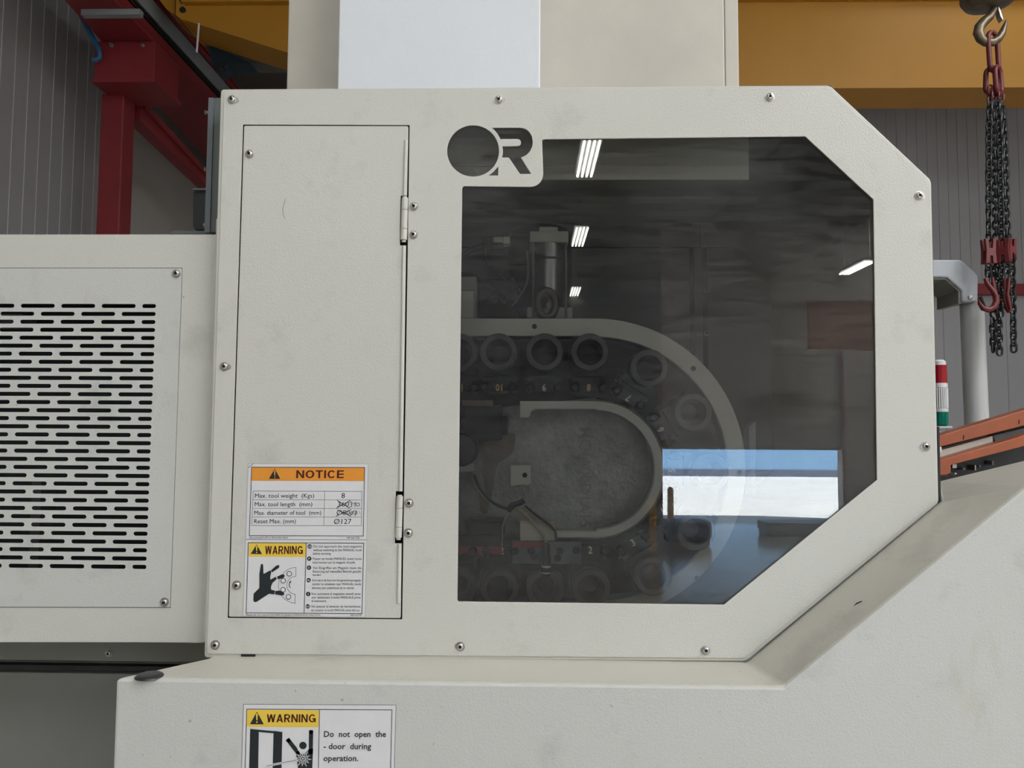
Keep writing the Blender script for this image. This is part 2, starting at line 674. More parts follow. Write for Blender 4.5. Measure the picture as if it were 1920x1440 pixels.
# things standing on the hall floor in front of the gate (they show only as reflections)
for i, (px, w, h, d, mname, lb, ct) in enumerate([
        (1290, .9, .42, 15.5, 'crate', 'blue grey machine cabinet on the hall floor by the gate', 'cabinet'),
        (1500, 1.6, .30, 16.5, 'crate', 'low dark blue workbench on the hall floor by the gate', 'workbench')]):
    X = (px - 989) / 1400 * d
    t = thing('floor_' + ct, lb, ct, (X, 1.4 - d, 0))
    MB().box(X - w / 2, X + w / 2, 1.4 - d - .7, 1.4 - d, .1, h).build('body', M[mname], t, bev=.01)
    MB().box(X - w / 2 + .03, X + w / 2 - .03, 1.4 - d - .66, 1.4 - d - .04, 0, .1).build('plinth', M['black'], t)
for px, d in ((1222, 14.5), (1255, 17.2)):
    X = (px - 989) / 1400 * d
    t = thing('bollard', 'yellow safety post with a round cap, %s one by the gate' % ('nearer' if d < 15 else 'farther'), 'post', (X, 1.4 - d, 0), group='yellow posts by the gate')
    MB().lathe([(0, 0), (.07, 0), (.07, .95), (.05, 1.0), (0, 1.02)], (X, 1.4 - d, 0), 'Z', 16).build('post', M['yellowm'], t, True)

hb0 = thing('hall_beam', 'orange brown steel beam across the right side of the hall behind the viewer', 'beam', (8.5, -11.5, 4.0))
MB().box(4.9, RIGHT, -11.7, -11.66, 3.75, 4.55).build('web', M['orange'], hb0)
MB().box(4.9, RIGHT, -11.8, -11.56, 3.72, 3.75).build('lower_flange', M['orange'], hb0)
MB().box(4.9, RIGHT, -11.8, -11.56, 4.55, 4.58).build('upper_flange', M['orange'], hb0)
# hall lamps: fixtures of four tubes hanging below the roof
lampz = 5.65
tubem = MB().lathe([(0, -.6), (.016, -.6), (.016, .6), (0, .6)], (0, 0, 0), 'Y', 10).mesh('tube', M['tubelight'], True)
hous = MB()
hous.box(-.13, .13, -.63, .63, .03, .08)
housm = hous.mesh('housing', M['cable_grey'])
rodm = MB().box(-.008, .008, -.008, .008, .09, TOP - .14 - lampz).mesh('hanger', M['steel'])
where = ['first', 'second', 'third', 'fourth']
for xi, X in enumerate((.82, 6.75)):
    for yi, d in enumerate((5.6, 9.1, 12.85, 18.1) if xi == 0 else (9.1, 15.3)):
        Y = 1.4 - d
        X = (.6, .74, .90, 1.15)[yi] if xi == 0 else 6.75
        t = thing('ceiling_lamp', '%s four tube ceiling lamp of the %s row above the hall' % (where[yi], 'middle' if xi == 0 else 'right'), 'lamp', (X, Y, lampz), group='four tube lamps under the roof')
        inst(housm, 'housing', t, (X, Y, lampz))
        for k in (-.6, .6):
            inst(rodm, 'hanger', t, (X, Y + k, lampz))
        for k in (-.09, -.03, .03, .09):
            inst(tubem, 'tube', t, (X + k, Y, lampz))

# ------------------------------------------------------------------ crane steelwork at the left
def rel(z):
    return ZC + z


steel = thing('crane_post', 'red square steel post standing at the end of the panelled wall', 'steel post', (-4.03, 5.8, 0))
a, b = P(185, 300, 5.5), P(228, 300, 5.5)
ztop = P(200, 152, 5.25).z
MB().box(a.x, b.x, 5.5, 5.71, 0, ztop).build('post', M['red'], steel, bev=.012)
c0, c1 = P(177, 120, 5.25), P(290, 120, 5.25)
MB().box(c0.x - .01, c1.x + .02, 5.23, 5.75, ztop - .02, ztop + .02).build('cap_plate', M['red'], steel)
zb = P(240, 78, 5.7).z
MB().box(c0.x, c1.x, 5.25, 5.73, ztop + .02, rel(3.578)).build('bracket', M['red'], steel, bev=.006)
bolt = MB().lathe([(0, -.03), (.012, -.03), (.016, -.018), (.016, 0), (.026, 0), (.026, .006), (0, .006)], (0, 0, 0), 'Y', 6).mesh('bolt', M['washer'])
for px, py in ((209, 84), (267, 84), (197, 163), (216, 163)):
    inst(bolt, 'bolt', steel, P(px, py, 5.247 if py < 120 else 5.49))
# runway beam running into depth
ry0, ry1 = 4.2, BACK
run = thing('runway_beam', 'long red runway beam of the crane receding along the left wall', 'beam', (-3.8, 7, rel(3.6)))
MB().prism([(-3.86, ry0, rel(3.58)), (-3.49, ry0, rel(3.58)), (-3.49, ry1, rel(3.58)), (-4.5, ry1, rel(3.58))], (0, 0, .04)).build('lower_flange', M['red'], run)
MB().box(-3.80, -3.74, ry0, ry1, rel(3.62), rel(4.05)).build('web', M['red'], run)
MB().box(-4.0, -3.47, ry0, ry1, rel(4.05), rel(4.08)).build('upper_flange', M['red'], run)
MB().box(-3.53, -3.485, ry0, ry1, rel(3.62), rel(3.70)).build('edge_bar', M['red'], run)
MB().box(-3.51, -3.475, ry0, ry1, rel(3.715), rel(3.735)).build('power_rail', M['rubber'], run, label='black power rail')
MB().box(-3.51, -3.475, ry0, ry1, rel(3.75), rel(3.77)).build('power_rail', M['rubber'], run, label='black power rail')
MB().box(-3.54, -3.48, ry0, ry1, rel(3.785), rel(3.95)).build('cable_duct', M['duct'], run, label='grey cable duct')
MB().box(-3.52, -3.47, ry0, ry1, rel(3.965), rel(4.03)).build('side_bar', M['red'], run)
g0, g1 = P(152, 14, 4.72), P(262, 27, 4.72)
MB().box(g0.x, g1.x, 4.72, 4.78, g1.z, rel(3.58)).build('conduit', M['duct'], run, label='grey conduit strip')
hm = MB()
hm.tube([P(316, 24, 5.7), P(317, 38, 5.7), P(315, 50, 5.7), P(311, 54, 5.7)], .012, 8)
hm.build('cable_loop', M['rubber'], run, True)
# lower brace
br = thing('brace_beam', 'lower red brace beam receding from the post toward the back wall', 'beam', (-3.95, 7, rel(3.2)))
b0, b1 = PX(244, 166, -3.86), PX(389, 325, -3.86)
d0, d1 = PX(231, 203, -3.90), PX(387, 353, -3.90)
k = (BACK - b0.y) / (b1.y - b0.y)
b1 = b0 + (b1 - b0) * k
b0 = b0 + (b1 - b0) * .05
d1 = d0 + (d1 - d0) * ((BACK - d0.y) / (d1.y - d0.y))
d0 = d0 + (d1 - d0) * .05
d0.x, d1.x = -3.86, -3.86
MB().prism([b0, b1, d1, d0], (-.14, 0, 0)).build('beam', M['red'], br)
MB().prism([b0 + Vector((.035, 0, 0)), b1 + Vector((.035, 0, 0)), b1 + Vector((.035, 0, -.07)), b0 + Vector((.035, 0, -.07))], (-.035, 0, 0)).build('lip', M['red'], br)
hz = thing('air_hose', 'blue air hose drooping beside the red crane bracket', 'hose', P(146, 14, 5.3))
MB().tube([P(146, 12, 5.18), P(152, 30, 5.18), P(163, 52, 5.18), P(176, 75, 5.18), P(186, 95, 5.18), P(187, 108, 5.18), P(180, 113, 5.18), P(174, 112, 5.18)], .022, 10).build('hose', M['blue'], hz, True)
# yellow bridge girder
GY = 5.1
gird = thing('bridge_girder', 'yellow box girder of the bridge crane spanning behind the machine', 'crane girder', P(1400, 165, GY))
out = [(2500, 160), (760, 169), (345, 37), (338, 30), (300, 18), (268, -30), (268, -180), (2500, -180)]
MB().ppoly([(2500, 161), (760, 169), (345, 37), (345, -40), (2500, -40)], GY, .43).build('box_web', M['ylight'], gird)
ft = P(1400, 4, GY).z
MB().box(P(345, 0, GY).x, P(2500, 0, GY).x, GY - .06, GY + .49, ft, ft + .03).build('upper_flange', M['ylight'], gird)
MB().ppoly([(345, 38), (339, 36), (330, 28), (330, -60), (345, -60)], GY - .02, .47).build('end_plate', M['ylight'], gird)
MB().ppoly([(328, 28), (312, 17), (284, -20), (284, -60), (328, -60)], GY + .05, .4).build('end_carriage', M['ylight'], gird)
MB().tube([P(373, 44, GY - .04), P(369, 98, GY - .04)], .009, 8).build('tie_rod', M['lring'], gird, True, label='thin pale hanging rod')
hole = MB().lathe([(0, 0), (.028, 0), (.028, .012), (0, .012)], (0, 0, 0), 'Y', 16).mesh('bolt_hole', M['black'])
for py in (1, 18):
    inst(hole, 'bolt_hole', gird, P(342, py, GY - .026))
dv = thing('travel_drive', 'dark travel drive under the yellow girder end', 'motor', P(420, 110, GY + .6))
MB().ppoly([(392, 84), (470, 118), (425, 122), (412, 128), (406, 135), (396, 118)], GY + .45, .2).build('housing', mat('dark_blue_drive', (.01, .03, .05), .5), dv)
MB().lathe([(0, 0), (.035, 0), (.035, .1), (0, .1)], P(408, 122, GY + .40), 'Y', 14).build('wheel', M['black'], dv, True)
# red rail along the back wall
rr = thing('trim_1', 'red horizontal rail fixed along the back wall', 'rail', (2, BACK, zr), kind='structure')
zt, zb2 = P(1800, 532, BACK - .1).z, P(1800, 552, BACK - .1).z
MB().box(P(1300, 540, BACK).x, RIGHT, BACK - .12, BACK, zb2, zt).build('bar', M['red'], rr)

# ------------------------------------------------------------------ crane hook and chain sling
HY = 1.4


def H(px, py, dy=0.0):
    return P(px, py, HY + dy)


def Z6(u, v, dy=0.0):
    return H(1780 + u / 6.545, v / 6.545, dy)


s1 = (HY + 1.4) / F      # metres per pixel there
hk = thing('crane_hook', 'worn steel crane hook under its round block at upper right', 'hook', H(1862, 20))
MB().lathe([(0, -.03), (.05, -.026), (.085, -.012), (.098, .01), (.10, .05), (.10, .12), (.04, .16), (0, .16)], H(1855, 0) + Vector((0, 0, .0)), 'Z', 32).build('block', M['hook'], hk, True)
cp = [(572, 25), (545, 120), (495, 205), (425, 265), (372, 330), (355, 400), (385, 475), (450, 520), (530, 520), (600, 475), (650, 400), (680, 320), (700, 245)]
cr = [30, 42, 52, 60, 62, 60, 55, 52, 52, 50, 42, 28, 8]
MB().tube([Z6(u, v) for u, v in cp], [r / 6.545 * s1 for r in cr], 14).build('hook', M['hook'], hk, True)
MB().prism([Z6(595, 80, -.012), Z6(620, 85, -.012), Z6(668, 235, -.012), Z6(655, 250, -.012), Z6(628, 200, -.012)], (0, .024, 0)).build('latch', M['latch'], hk, bev=.002, label='bright steel safety latch')
for dx in (-.05, .05):
    c = H(1855, 8)
    MB().tube([c + Vector((dx, 0, .12)), c + Vector((dx, 0, 2.2))], .006, 8).build('rope', M['chain'], hk, True)


def link_mesh(name, half, rad, wire, m, seg=18, ws=8, squash=1):
    """stadium link standing in the local xz plane, centred, half = half of the straight part"""
    pts = []
    for i in range(seg // 2 + 1):
        a = PI * i / (seg // 2)
        pts.append((rad * math.cos(a), 0, half + rad * math.sin(a)))
    for i in range(seg // 2 + 1):
        a = PI + PI * i / (seg // 2)
        pts.append((rad * math.cos(a), 0, -half + rad * math.sin(a)))
    return MB().tube(pts, wire, ws, closed=True).mesh(name, m, True)


sl = thing('chain_sling', 'four leg black chain sling hanging from the crane hook', 'chain sling', H(1865, 60))
px2m = s1
ml = link_mesh('master_link', 26 * px2m, 11.5 * px2m, 4.4 * px2m, M['redchain'], 24, 10)
inst(ml, 'master_link', sl, Z6(540, 635), (math.radians(2), math.radians(-5), math.radians(20)), 'long dark red master link')
sm = link_mesh('joining_link', 14 * px2m, 11 * px2m, 4.6 * px2m, M['redchain'], 20, 10)
inst(sm, 'joining_link', sl, Z6(530, 985, .01), (0, math.radians(3), math.radians(-25)), 'shorter dark red link')
inst(sm, 'joining_link', sl, Z6(600, 985, -.015), (0, math.radians(-4), math.radians(35)), 'shorter dark red link')
cl = link_mesh('chain_link', 4.2 * px2m, 4.7 * px2m, 2.0 * px2m, M['chain'], 12, 6)
clr = link_mesh('chain_link', 4.2 * px2m, 4.7 * px2m, 2.0 * px2m, M['redchain'], 12, 6)
PITCHL = 12.0


def strand(pts, dy=0.0, red=0, ph=0.0):
    """chain along a pixel path"""
    k = 0
    seglen = []
    pos = [Vector(p) for p in pts]
    total = sum((pos[i + 1] - pos[i]).length for i in range(len(pos) - 1))
    nn = max(1, int(total / PITCHL))
    for q in range(nn + 1):
        s = q * PITCHL
        i = 0
        while i < len(pos) - 2 and s > (pos[i + 1] - pos[i]).length:
            s -= (pos[i + 1] - pos[i]).length
            i += 1
        d = (pos[i + 1] - pos[i]).normalized()
        p = pos[i] + d * s
        ang = math.atan2(d.x, d.y)
        az = ph + (PI / 2 if q % 2 else 0) + random.uniform(-.18, .18)
        eu = (Matrix.Rotation(ang * 1.0, 3, 'Y') @ Matrix.Rotation(az, 3, 'Z')).to_euler()
        inst(clr if q < red else cl, 'chain_link', sl, H(p.x, p.y, dy), eu)


strand([(1857, 168), (1854, 250), (1854, 380), (1854, 455)], -.02, 2, .3)
strand([(1862, 170), (1866, 260), (1867, 400), (1868, 452)], .02, 2, .9)
strand([(1869, 166), (1875, 260), (1877, 400), (1878, 450)], -.015, 2, .1)
strand([(1875, 172), (1884, 260), (1887, 400), (1890, 448)], .015, 2, .7)
strand([(1853, 498), (1853, 522)], -.02, 0, .3)
strand([(1863, 496), (1864, 530)], .02, 0, .3)
strand([(1870, 486), (1871, 575), (1861, 600), (1862, 660)], .0, 0, .5)
strand([(1878, 490), (1877, 575), (1873, 600), (1874, 662)], -.012, 0, .1)
strand([(1888, 492), (1888, 520)], .0, 0, .5)
strand([(1898, 472), (1899, 560), (1901, 660)], .01, 0, .4)


def clutch(cx, cy, w, h, dy, rz):
    mb = MB()
    for sgn in (-1, 1):
        pl = [(-w * .5, h * .5), (-w * .2, h * .5), (-w * .12, h * .12), (w * .12, h * .12), (w * .2, h * .5), (w * .5, h * .5), (w * .42, 0), (w * .5, -h * .5), (w * .14, -h * .5), (w * .1, -h * .2), (-w * .1, -h * .2), (-w * .14, -h * .5), (-w * .5, -h * .5), (-w * .42, 0)]
        mb.prism([(x, sgn * .010 - .005, z) for x, z in pl], (0, .010, 0))
    mb.box(-w * .2, w * .2, -.012, .012, -h * .18, h * .1)
    o = mb.build('shortening_clutch', M['redchain'], sl, bev=.0015, at=H(cx, cy, dy), label='red shortening clutch')
    o.rotation_euler = (0, 0, rz)


clutch(1853.5, 472, 22 * px2m, 46 * px2m, -.03, .1)
clutch(1872, 470, 24 * px2m, 46 * px2m, .01, .9)
clutch(1881, 471, 24 * px2m, 44 * px2m, -.02, -.8)
clutch(1893, 468, 20 * px2m, 40 * px2m, .01, .4)


def Z3(u, v, dy=0.0):
    return H(1780 + u / 5.143, 400 + v / 5.143, dy)


h1 = MB()
h1.tube([Z3(u, v, -.035) for u, v in [(345, 625), (365, 680), (410, 735), (445, 790), (455, 850), (430, 905), (380, 930), (325, 915), (292, 870), (285, 805)]],
        [q / 5.143 * px2m for q in (17, 22, 24, 27, 30, 31, 30, 26, 18, 8)], 12)
h1.tube([Z3(u, v, -.035) for u, v in [(415, 620), (425, 690), (440, 760)]], [q / 5.143 * px2m for q in (14, 18, 20)], 10)
h1.build('sling_hook', M['redchain'], sl, True, label='open red sling hook seen from its side')
MB().tube([Z3(300, 800, -.04), Z3(345, 905, -.04)], [.006, .004], 8).build('latch', M['chain'], sl, True)
h2 = MB()
h2.tube([Z3(u, v, -.02) for u, v in [(535, 620), (540, 700), (530, 780), (540, 850), (560, 910), (580, 955)]], [q / 5.143 * px2m for q in (24, 26, 22, 26, 30, 18)], 12)
h2.tube([Z3(u, v, -.035) for u, v in [(575, 620), (570, 700), (560, 780), (575, 860), (590, 930)]], [q / 5.143 * px2m for q in (12, 14, 15, 18, 14)], 10)
h2.build('sling_hook', M['redchain'], sl, True, label='red sling hook turned edge on')

# ------------------------------------------------------------------ operator pendant arm, signal tower, orange rails
AY = 1.45
arm = thing('pendant_arm', 'light grey overhead arm with upright tube right of the cover', 'pendant arm', P(1820, 560, AY))
MB().ppoly([(1640, 487), (1803, 487), (1835, 516), (1834, 565), (1804, 566), (1804, 545), (1776, 520), (1640, 519)], AY, .11).build('elbow', M['arm'], arm, bev=.006)
MB().ppoly([(1640, 524), (1772, 524), (1797, 546), (1797, 569), (1806, 569), (1804, 545), (1776, 520), (1640, 519)], AY + .01, .15).build('inner_web', M['shade'], arm)
rad = 20.5 * (AY + 1.4) / F
tp = P(1822, 566, AY + .06)
bt = P(1838, 1300, AY + .06)
tp2 = Vector((tp.x, tp.y, tp.z))
MB().tube([tp2, Vector((P(1822, 566, AY + .06).x + .012, tp.y, bt.z))], rad, 28).build('tube', M['tube'], arm, True)
inst(MB().lathe([(0, -.006), (.007, -.005), (.009, 0)], (0, 0, 0), 'Y', 14).mesh('screw', M['washer'], True), 'screw', arm, P(1819, 558, AY - .001))
TY = 1.02
tw = thing('signal_tower', 'signal lamp of red, clear and green segments beside the cover', 'signal lamp', P(1768, 800, TY))
rp = (TY + 1.4) / F
ct = P(1768, 740, TY)


def seg(name, y0, y1, r, m, lb=None, rnd=0):
    z0, z1 = P(1768, y1, TY).z, P(1768, y0, TY).z
    pr = [(0, z0), (r * rp, z0), (r * rp, z1 - rnd), (r * rp - rnd, z1), (0, z1)]
    MB().lathe(pr, (ct.x, ct.y + .02, 0), 'Z', 36).build(name, m, tw, True, label=lb)


seg('cap', 674, 684, 12, M['lring'], None, .006)
seg('lens', 684, 718, 13.3, M['lred'], 'red lens')
seg('ring', 718, 726, 13.8, M['lring'])
seg('lens', 726, 766, 13.3, M['lclear'], 'clear ribbed lens')
seg('ring', 766, 772, 13.8, M['lring'])
seg('lens', 772, 797, 13.3, M['lgreen'], 'green lens')
seg('socket', 797, 801, 11, M['black'])
rbm = MB()
for k in range(24):
    a = 2 * PI * k / 24
    x, y = ct.x + math.cos(a) * 13.3 * rp, ct.y + .02 + math.sin(a) * 13.3 * rp
    rbm.box(x - .0012, x + .0012, y - .0012, y + .0012, P(1768, 765, TY).z, P(1768, 727, TY).z)
rbm.build('lens_rib', M['lring'], tw)['kind'] = 'stuff'
sh = thing('lamp_shelf', 'white angled sheet shelf carrying the signal lamp', 'bracket', P(1768, 802, TY))
MB().pbox(1738, 799, 1786, 802.5, TY - .03, .09).pbox(1755, 802, 1757.5, 905, TY - .03, .06).pbox(1740, 809, 1783, 816, TY + .03, .03).build('sheet', M['lring'], sh, bev=.0008)

OY = .80
rf = thing('rail_frame', 'orange steel rails sloping up beside the right edge of cover', 'rail frame', P(1840, 850, OY))


def bar(name, pts, Y, t, m, lb=None, bev=.002):
    return MB().ppoly(pts, Y, t).build(name, m, rf, bev=bev, label=lb)


bar('upper_rail', [(1735, 825), (1925, 767.5), (2100, 716), (2100, 744), (1925, 797), (1735, 845)], OY, .05, M['orange'])
bar('track', [(1735, 838), (2100, 735), (2100, 760), (1925, 806), (1735, 858)], OY + .06, .05, M['black'])
bar('spacer_bar', [(1735, 852), (1862, 817), (1862, 829), (1735, 866)], OY + .02, .05, M['warm'], 'beige spacer bar')
bar('clamp', [(1862, 816), (1960, 793), (1960, 815), (1866, 829)], OY + .03, .05, M['cable_grey'], 'grey clamp block')
bar('lower_rail', [(1735, 871), (1905, 821), (1915, 817), (1960, 806), (1960, 826), (1915, 838), (1783, 872), (1783, 887), (1774, 890), (1735, 893)], OY - .02, .04, M['orange'])
bar('end_bracket', [(1735, 866), (1779, 858), (1779, 893), (1735, 893)], OY + .03, .04, mat('brown_bracket', (.13, .035, .02), .5), 'dark brown end bracket')
bar('under_tray', [(1735, 868), (1970, 815), (1970, 868), (1735, 908)], OY + .08, .02, M['black'], 'black tray below rails')
slotm = MB().lathe([(0, 0), (.0016, 0), (.0016, .002), (0, .002)], (0, 0, 0), 'Y', 10)
for px, py in ((1807, 820), (1911, 791)):
    MB().ppoly([(px - 1, py - 4), (px + 1, py - 4.5), (px + 1, py + 4), (px - 1, py + 4.5)], OY - .001, .001).build('slot', M['black'], rf)
for px, py, w, h, mm in ((1790, 874, 9, 8, 'washer'), (1808, 879, 6, 5, 'cable_grey'), (1829, 877, 3, 10, 'washer'), (1862, 868, 4, 8, 'cable_grey'), (1792, 888, 4, 3, 'lring'), (1838, 874, 4, 4, 'cable_grey')):
    MB().pbox(px - w / 2, py - h / 2, px + w / 2, py + h / 2, OY + .05, .03).build('fitting', M[mm], rf, bev=.001)
MB().pbox(1757, 838, 1766, 848, OY - .01, .05).build('end_block', M['lring'], rf, bev=.001)

# ------------------------------------------------------------------ machine: lower enclosure with its ledge
YF = -.127
zt_ = P(800, 1279, YF).z
encl = thing('machine_enclosure', 'cream lower machine enclosure with ledge and slanted right shoulder', 'machine enclosure', (0, 0, 0))


def on(px, py, Y, z=None):
    p = P(px, py, Y)
    if z is not None:
        p.z = z
    return p


fl = on(217, 1278, YF, zt_)
cf = on(1470, 1284, YF, zt_)
df = P(1926, 911, YF)
df2 = P(2120, 880, YF)
rl = PZ(390, 1234, zt_)
if rl.y > .0:
    pass
cr_ = on(1398, 1241, .0, zt_)
dr = P(1763, 942, .0)
rr0, rr1 = P(1757, 903, .26), P(2120, 815, .26)
YB = 1.3
bl, br_ = Vector((rl.x, YB, zt_)), Vector((cr_.x, YB, zt_))
V = [fl, cf, df, df2, Vector((df2.x, YF, 0)), Vector((fl.x, YF, 0)),      # 0-5 front
     rl, bl, br_, cr_, dr, rr0, rr1,                                       # 6-12
     Vector((rl.x, rl.y, 0)), Vector((bl.x, YB, 0)), Vector((br_.x, YB, 0)),  # 13-15
     Vector((rr1.x, rr1.y, 0)), Vector((rr0.x, rr0.y, 0))]
fc = [(5, 4, 3, 2, 1, 0), (0, 1, 9, 8, 7, 6), (1, 2, 10, 9), (10, 2, 3, 12, 11), (0, 6, 13, 5), (6, 7, 14, 13), (3, 4, 16, 12), (11, 12, 16, 17), (9, 10, 11, 17, 15, 8), (7, 8, 15, 14)]
eb = MB()
eb.add(V, fc)
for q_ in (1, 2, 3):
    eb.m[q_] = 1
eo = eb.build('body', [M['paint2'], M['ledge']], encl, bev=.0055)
MB().flat([(1599, 1137), (1606, 1130), (1615, 1126.5), (1617, 1128), (1607, 1133)], YF - .0003).build('scuff', M['black'], encl)
# far panel under the electrical cabinet
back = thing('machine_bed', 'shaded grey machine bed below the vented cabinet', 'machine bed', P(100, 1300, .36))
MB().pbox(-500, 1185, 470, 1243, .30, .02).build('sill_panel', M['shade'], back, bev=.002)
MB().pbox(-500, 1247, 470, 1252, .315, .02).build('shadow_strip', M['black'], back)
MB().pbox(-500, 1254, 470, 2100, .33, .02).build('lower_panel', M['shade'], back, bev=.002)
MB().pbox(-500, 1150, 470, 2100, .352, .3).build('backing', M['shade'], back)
capc = PZ(264, 1276, zt_)
capc.z = zt_
cap = thing('cable_grommet', 'black rubber cap on the left front corner of the ledge', 'rubber cap', capc)
MB().lathe([(0, .0052), (.014, .0052), (.019, .0042), (.0222, .002), (.023, 0), (0, 0)], capc + Vector((.004, .020, 0)), 'Z', 32).build('cap', M['rubber'], cap, True)

# ------------------------------------------------------------------ machine: tool magazine cover
cover = thing('magazine_cover', 'cream tool magazine cover with tinted window and side door', 'machine cover', P(1050, 1235, 0))
body_px = [(414, 167.5), (1556, 160), (1746, 338), (1760, 943), (1399, 1240), (383, 1233.5)]
panel_px = [(420, 172.5), (1553, 163.5), (1743, 341), (1756.5, 939), (1396, 1234.5), (387.5, 1226)]
BD = .95
ins = []
cxm, cym = 1080, 700
for x, y in body_px:
    ins.append((x + (4.5 if x < cxm else -4.5), y + (4.5 if y < cym else -4.5)))
plate('body', [rounded(body_px, 7), rounded(ins, 6)], .0035, BD, M['inner'], cover, .001)
bodyfront = [(x, y) for x, y in body_px]
# folded front flange of the body, painted outside
plate('flange', [rounded(body_px, 7), rounded([(x + (30 if x < cxm else -26), y + (30 if y < cym else -24)) for x, y in body_px], 6)], .0025, .012, M['clean'], cover, .002)
win_px = rounded([(1019, 261), (1510, 255.5), (1638, 374), (1644.5, 900), (1357.5, 1134), (857.5, 1128), (866.5, 351)], [3, 1, 2, 1, 1, 4, 4]) + [(994, 350.3)] + [(994 + 24.5 * math.sin(a), 350.3 - 24.5 * (1 - math.cos(a))) for a in [PI / 2 * i / 8 for i in range(1, 9)]]
door_hole = [(455.5, 233.5), (767.8, 234.5), (753.8, 1161.5), (426.5, 1158.8)]
logo1 = arc(886.9, 282.9, 48.6, 0, 354, 60, 48.0)


def Z8(pts):
    return [(820 + u / 8, 220 + v / 8) for u, v in pts]


logo2 = Z8([(818, 157), (1225, 155), (1290, 163), (1345, 188), (1388, 232), (1418, 290), (1431, 370), (1420, 440), (1392, 500), (1350, 550), (1302, 582), (1250, 601), (1405, 846), (1240, 848), (1073, 602), (970, 602), (982, 550), (984, 490), (975, 435), (1205, 432), (1232, 424), (1250, 402), (1255, 378), (1250, 352), (1230, 330), (1200, 322), (945, 325), (925, 282), (900, 240), (862, 195)])
logo3 = Z8([(911, 742), (911, 870), (776, 870), (845, 812)])
plate('front_panel', [rounded(panel_px, 4), win_px, door_hole, logo1, logo2, logo3], 0, .003, M['paint'], cover, .0007)
plate('window_pane', [[(835, 230), (1520, 238), (1660, 360), (1663, 915), (1365, 1150), (845, 1146)]], .0036, .004, M['pane'], cover, label='smoked grey acrylic pane')

MB().ppoly([(1758, 800), (1761.5, 800), (1764.5, 942), (1760.5, 945)], .0045, .01).build('edge_gap_strip', M['black'], cover, label='black strip for the dark gap along the right edge')  # dark gap beside the cover, put in as a black strip
# screws
scm = MB()
scm.lathe([(.0086, 0), (.0086, -.0012), (.0068, -.0014)], (0, 0, 0), 'Y', 28, 1)
scm.lathe([(.0066, -.0012), (.0066, -.0022), (.0058, -.0040), (.0042, -.0050), (.0030, -.0052)], (0, 0, 0), 'Y', 28, 0)
scm.lathe([(.0030, -.0052), (.0027, -.0018), (0, -.0016)], (0, 0, 0), 'Y', 6, 2)
screw = scm.mesh('screw', [M['steel'], M['washer'], M['socket']], True)


def screws(pts, Y, parent, sc=1.0):
    for x, y in pts:
        o = inst(screw, 'screw', parent, P(x, y, Y), (0, random.uniform(0, 1), 0))
        o.scale = (sc, sc, sc)


screws([(435, 187), (935, 187), (1443, 182), (1723, 367), (1735, 837), (421, 687), (863, 1212), (1323, 1219), (404, 1209)], 0, cover)
for x, y, s in ((442, 188, 1), (941, 187, 1), (1449, 182, 1), (1729, 368, 1), (1729, 838, -1), (858, 1212, -1), (427, 688, 1), (1319, 1219, -1)):
    me = plate_mesh('slotted_hole', [loop_px(arc(x, y, 6.2, 0, 350, 20, 5.6), -.0004)], -.0004, .0004, M['washer'])
    inst(me, 'slotted_hole', cover, (0, 0, 0))

# access door
door_px = rounded([(457.6, 235.5), (757, 236.3), (757, 262), (757, 367), (751.2, 367), (749.8, 460), (755.5, 460), (748.5, 921), (742, 921), (740.2, 1019), (746.6, 1019), (746, 1134), (752, 1134), (751.6, 1159.3), (428.8, 1156.6)], [3, 2, 0, 0, 0, 0, 0, 0, 0, 0, 0, 0, 0, 3, 3], 3)
door_px = rounded([(457.6, 235.5), (765.4, 236.3), (765.2, 262), (762.9, 367), (751.2, 367), (749.8, 460), (761.3, 460), (754.5, 921), (742, 921), (740.2, 1019), (752.9, 1019), (751.2, 1159.3), (428.8, 1156.6)], [3, 3, 0, 0, 0, 0, 0, 0, 0, 0, 0, 3, 3], 3)
door = plate('access_door', [door_px], -.0008, .003, M['paint'], cover, .0008, 'cream sheet access door')
for x0, y0, x1, y1 in ((761.2, 263, 758.6, 367), (757.2, 461, 750.6, 921), (749, 1020, 747.2, 1130)):
    MB().tube([P(x0, y0, -.0006), P(x1, y1, -.0006)], .0034, 14).build('rolled_edge', M['clean'], door, True)
screws([(468, 289), (444, 1097)], -.0009, door)
for (xc0, y0, xc1, y1) in ((759.2, 371, 757, 450), (749.5, 930, 747, 1008)):
    h = 0
    hg = MB().tube([P(xc0, y0 - 2, .0), P(xc1, y1 + 4, .0)], .0042, 14).build('hinge', M['clean'], cover, True)
    n0, n1 = 0, 1
    cuts = [0, .29, .74, 1]
    for i in range(3):
        a = P(xc0 + (xc1 - xc0) * cuts[i], y0 + (y1 - y0) * cuts[i] + .4, -.001)
        b = P(xc0 + (xc1 - xc0) * cuts[i + 1], y0 + (y1 - y0) * cuts[i + 1] - .4, -.001)
        MB().tube([a, b], .0063, 20).build('knuckle', M['clean'], hg, True)
screws([(776, 387), (775, 440), (767, 943), (766, 999)], 0, cover)
for pts in ([(535, 373), (532.5, 383), (530, 393), (531, 402), (534.5, 410)],):
    sm_ = MB()
    for (xa, ya), (xb_, yb_) in zip(pts, pts[1:]):
        sm_.flat([(xa - .5, ya), (xa + .5, ya), (xb_ + .5, yb_), (xb_ - .5, yb_)], -.0010)
    sm_.build('scratch', M['grey_line'], door)
# black sheet added behind the door opening so its gaps read dark
plate('dark_backing', [[(440, 215), (800, 215), (790, 1180), (410, 1180)]], .03, .003, M['black'], cover)
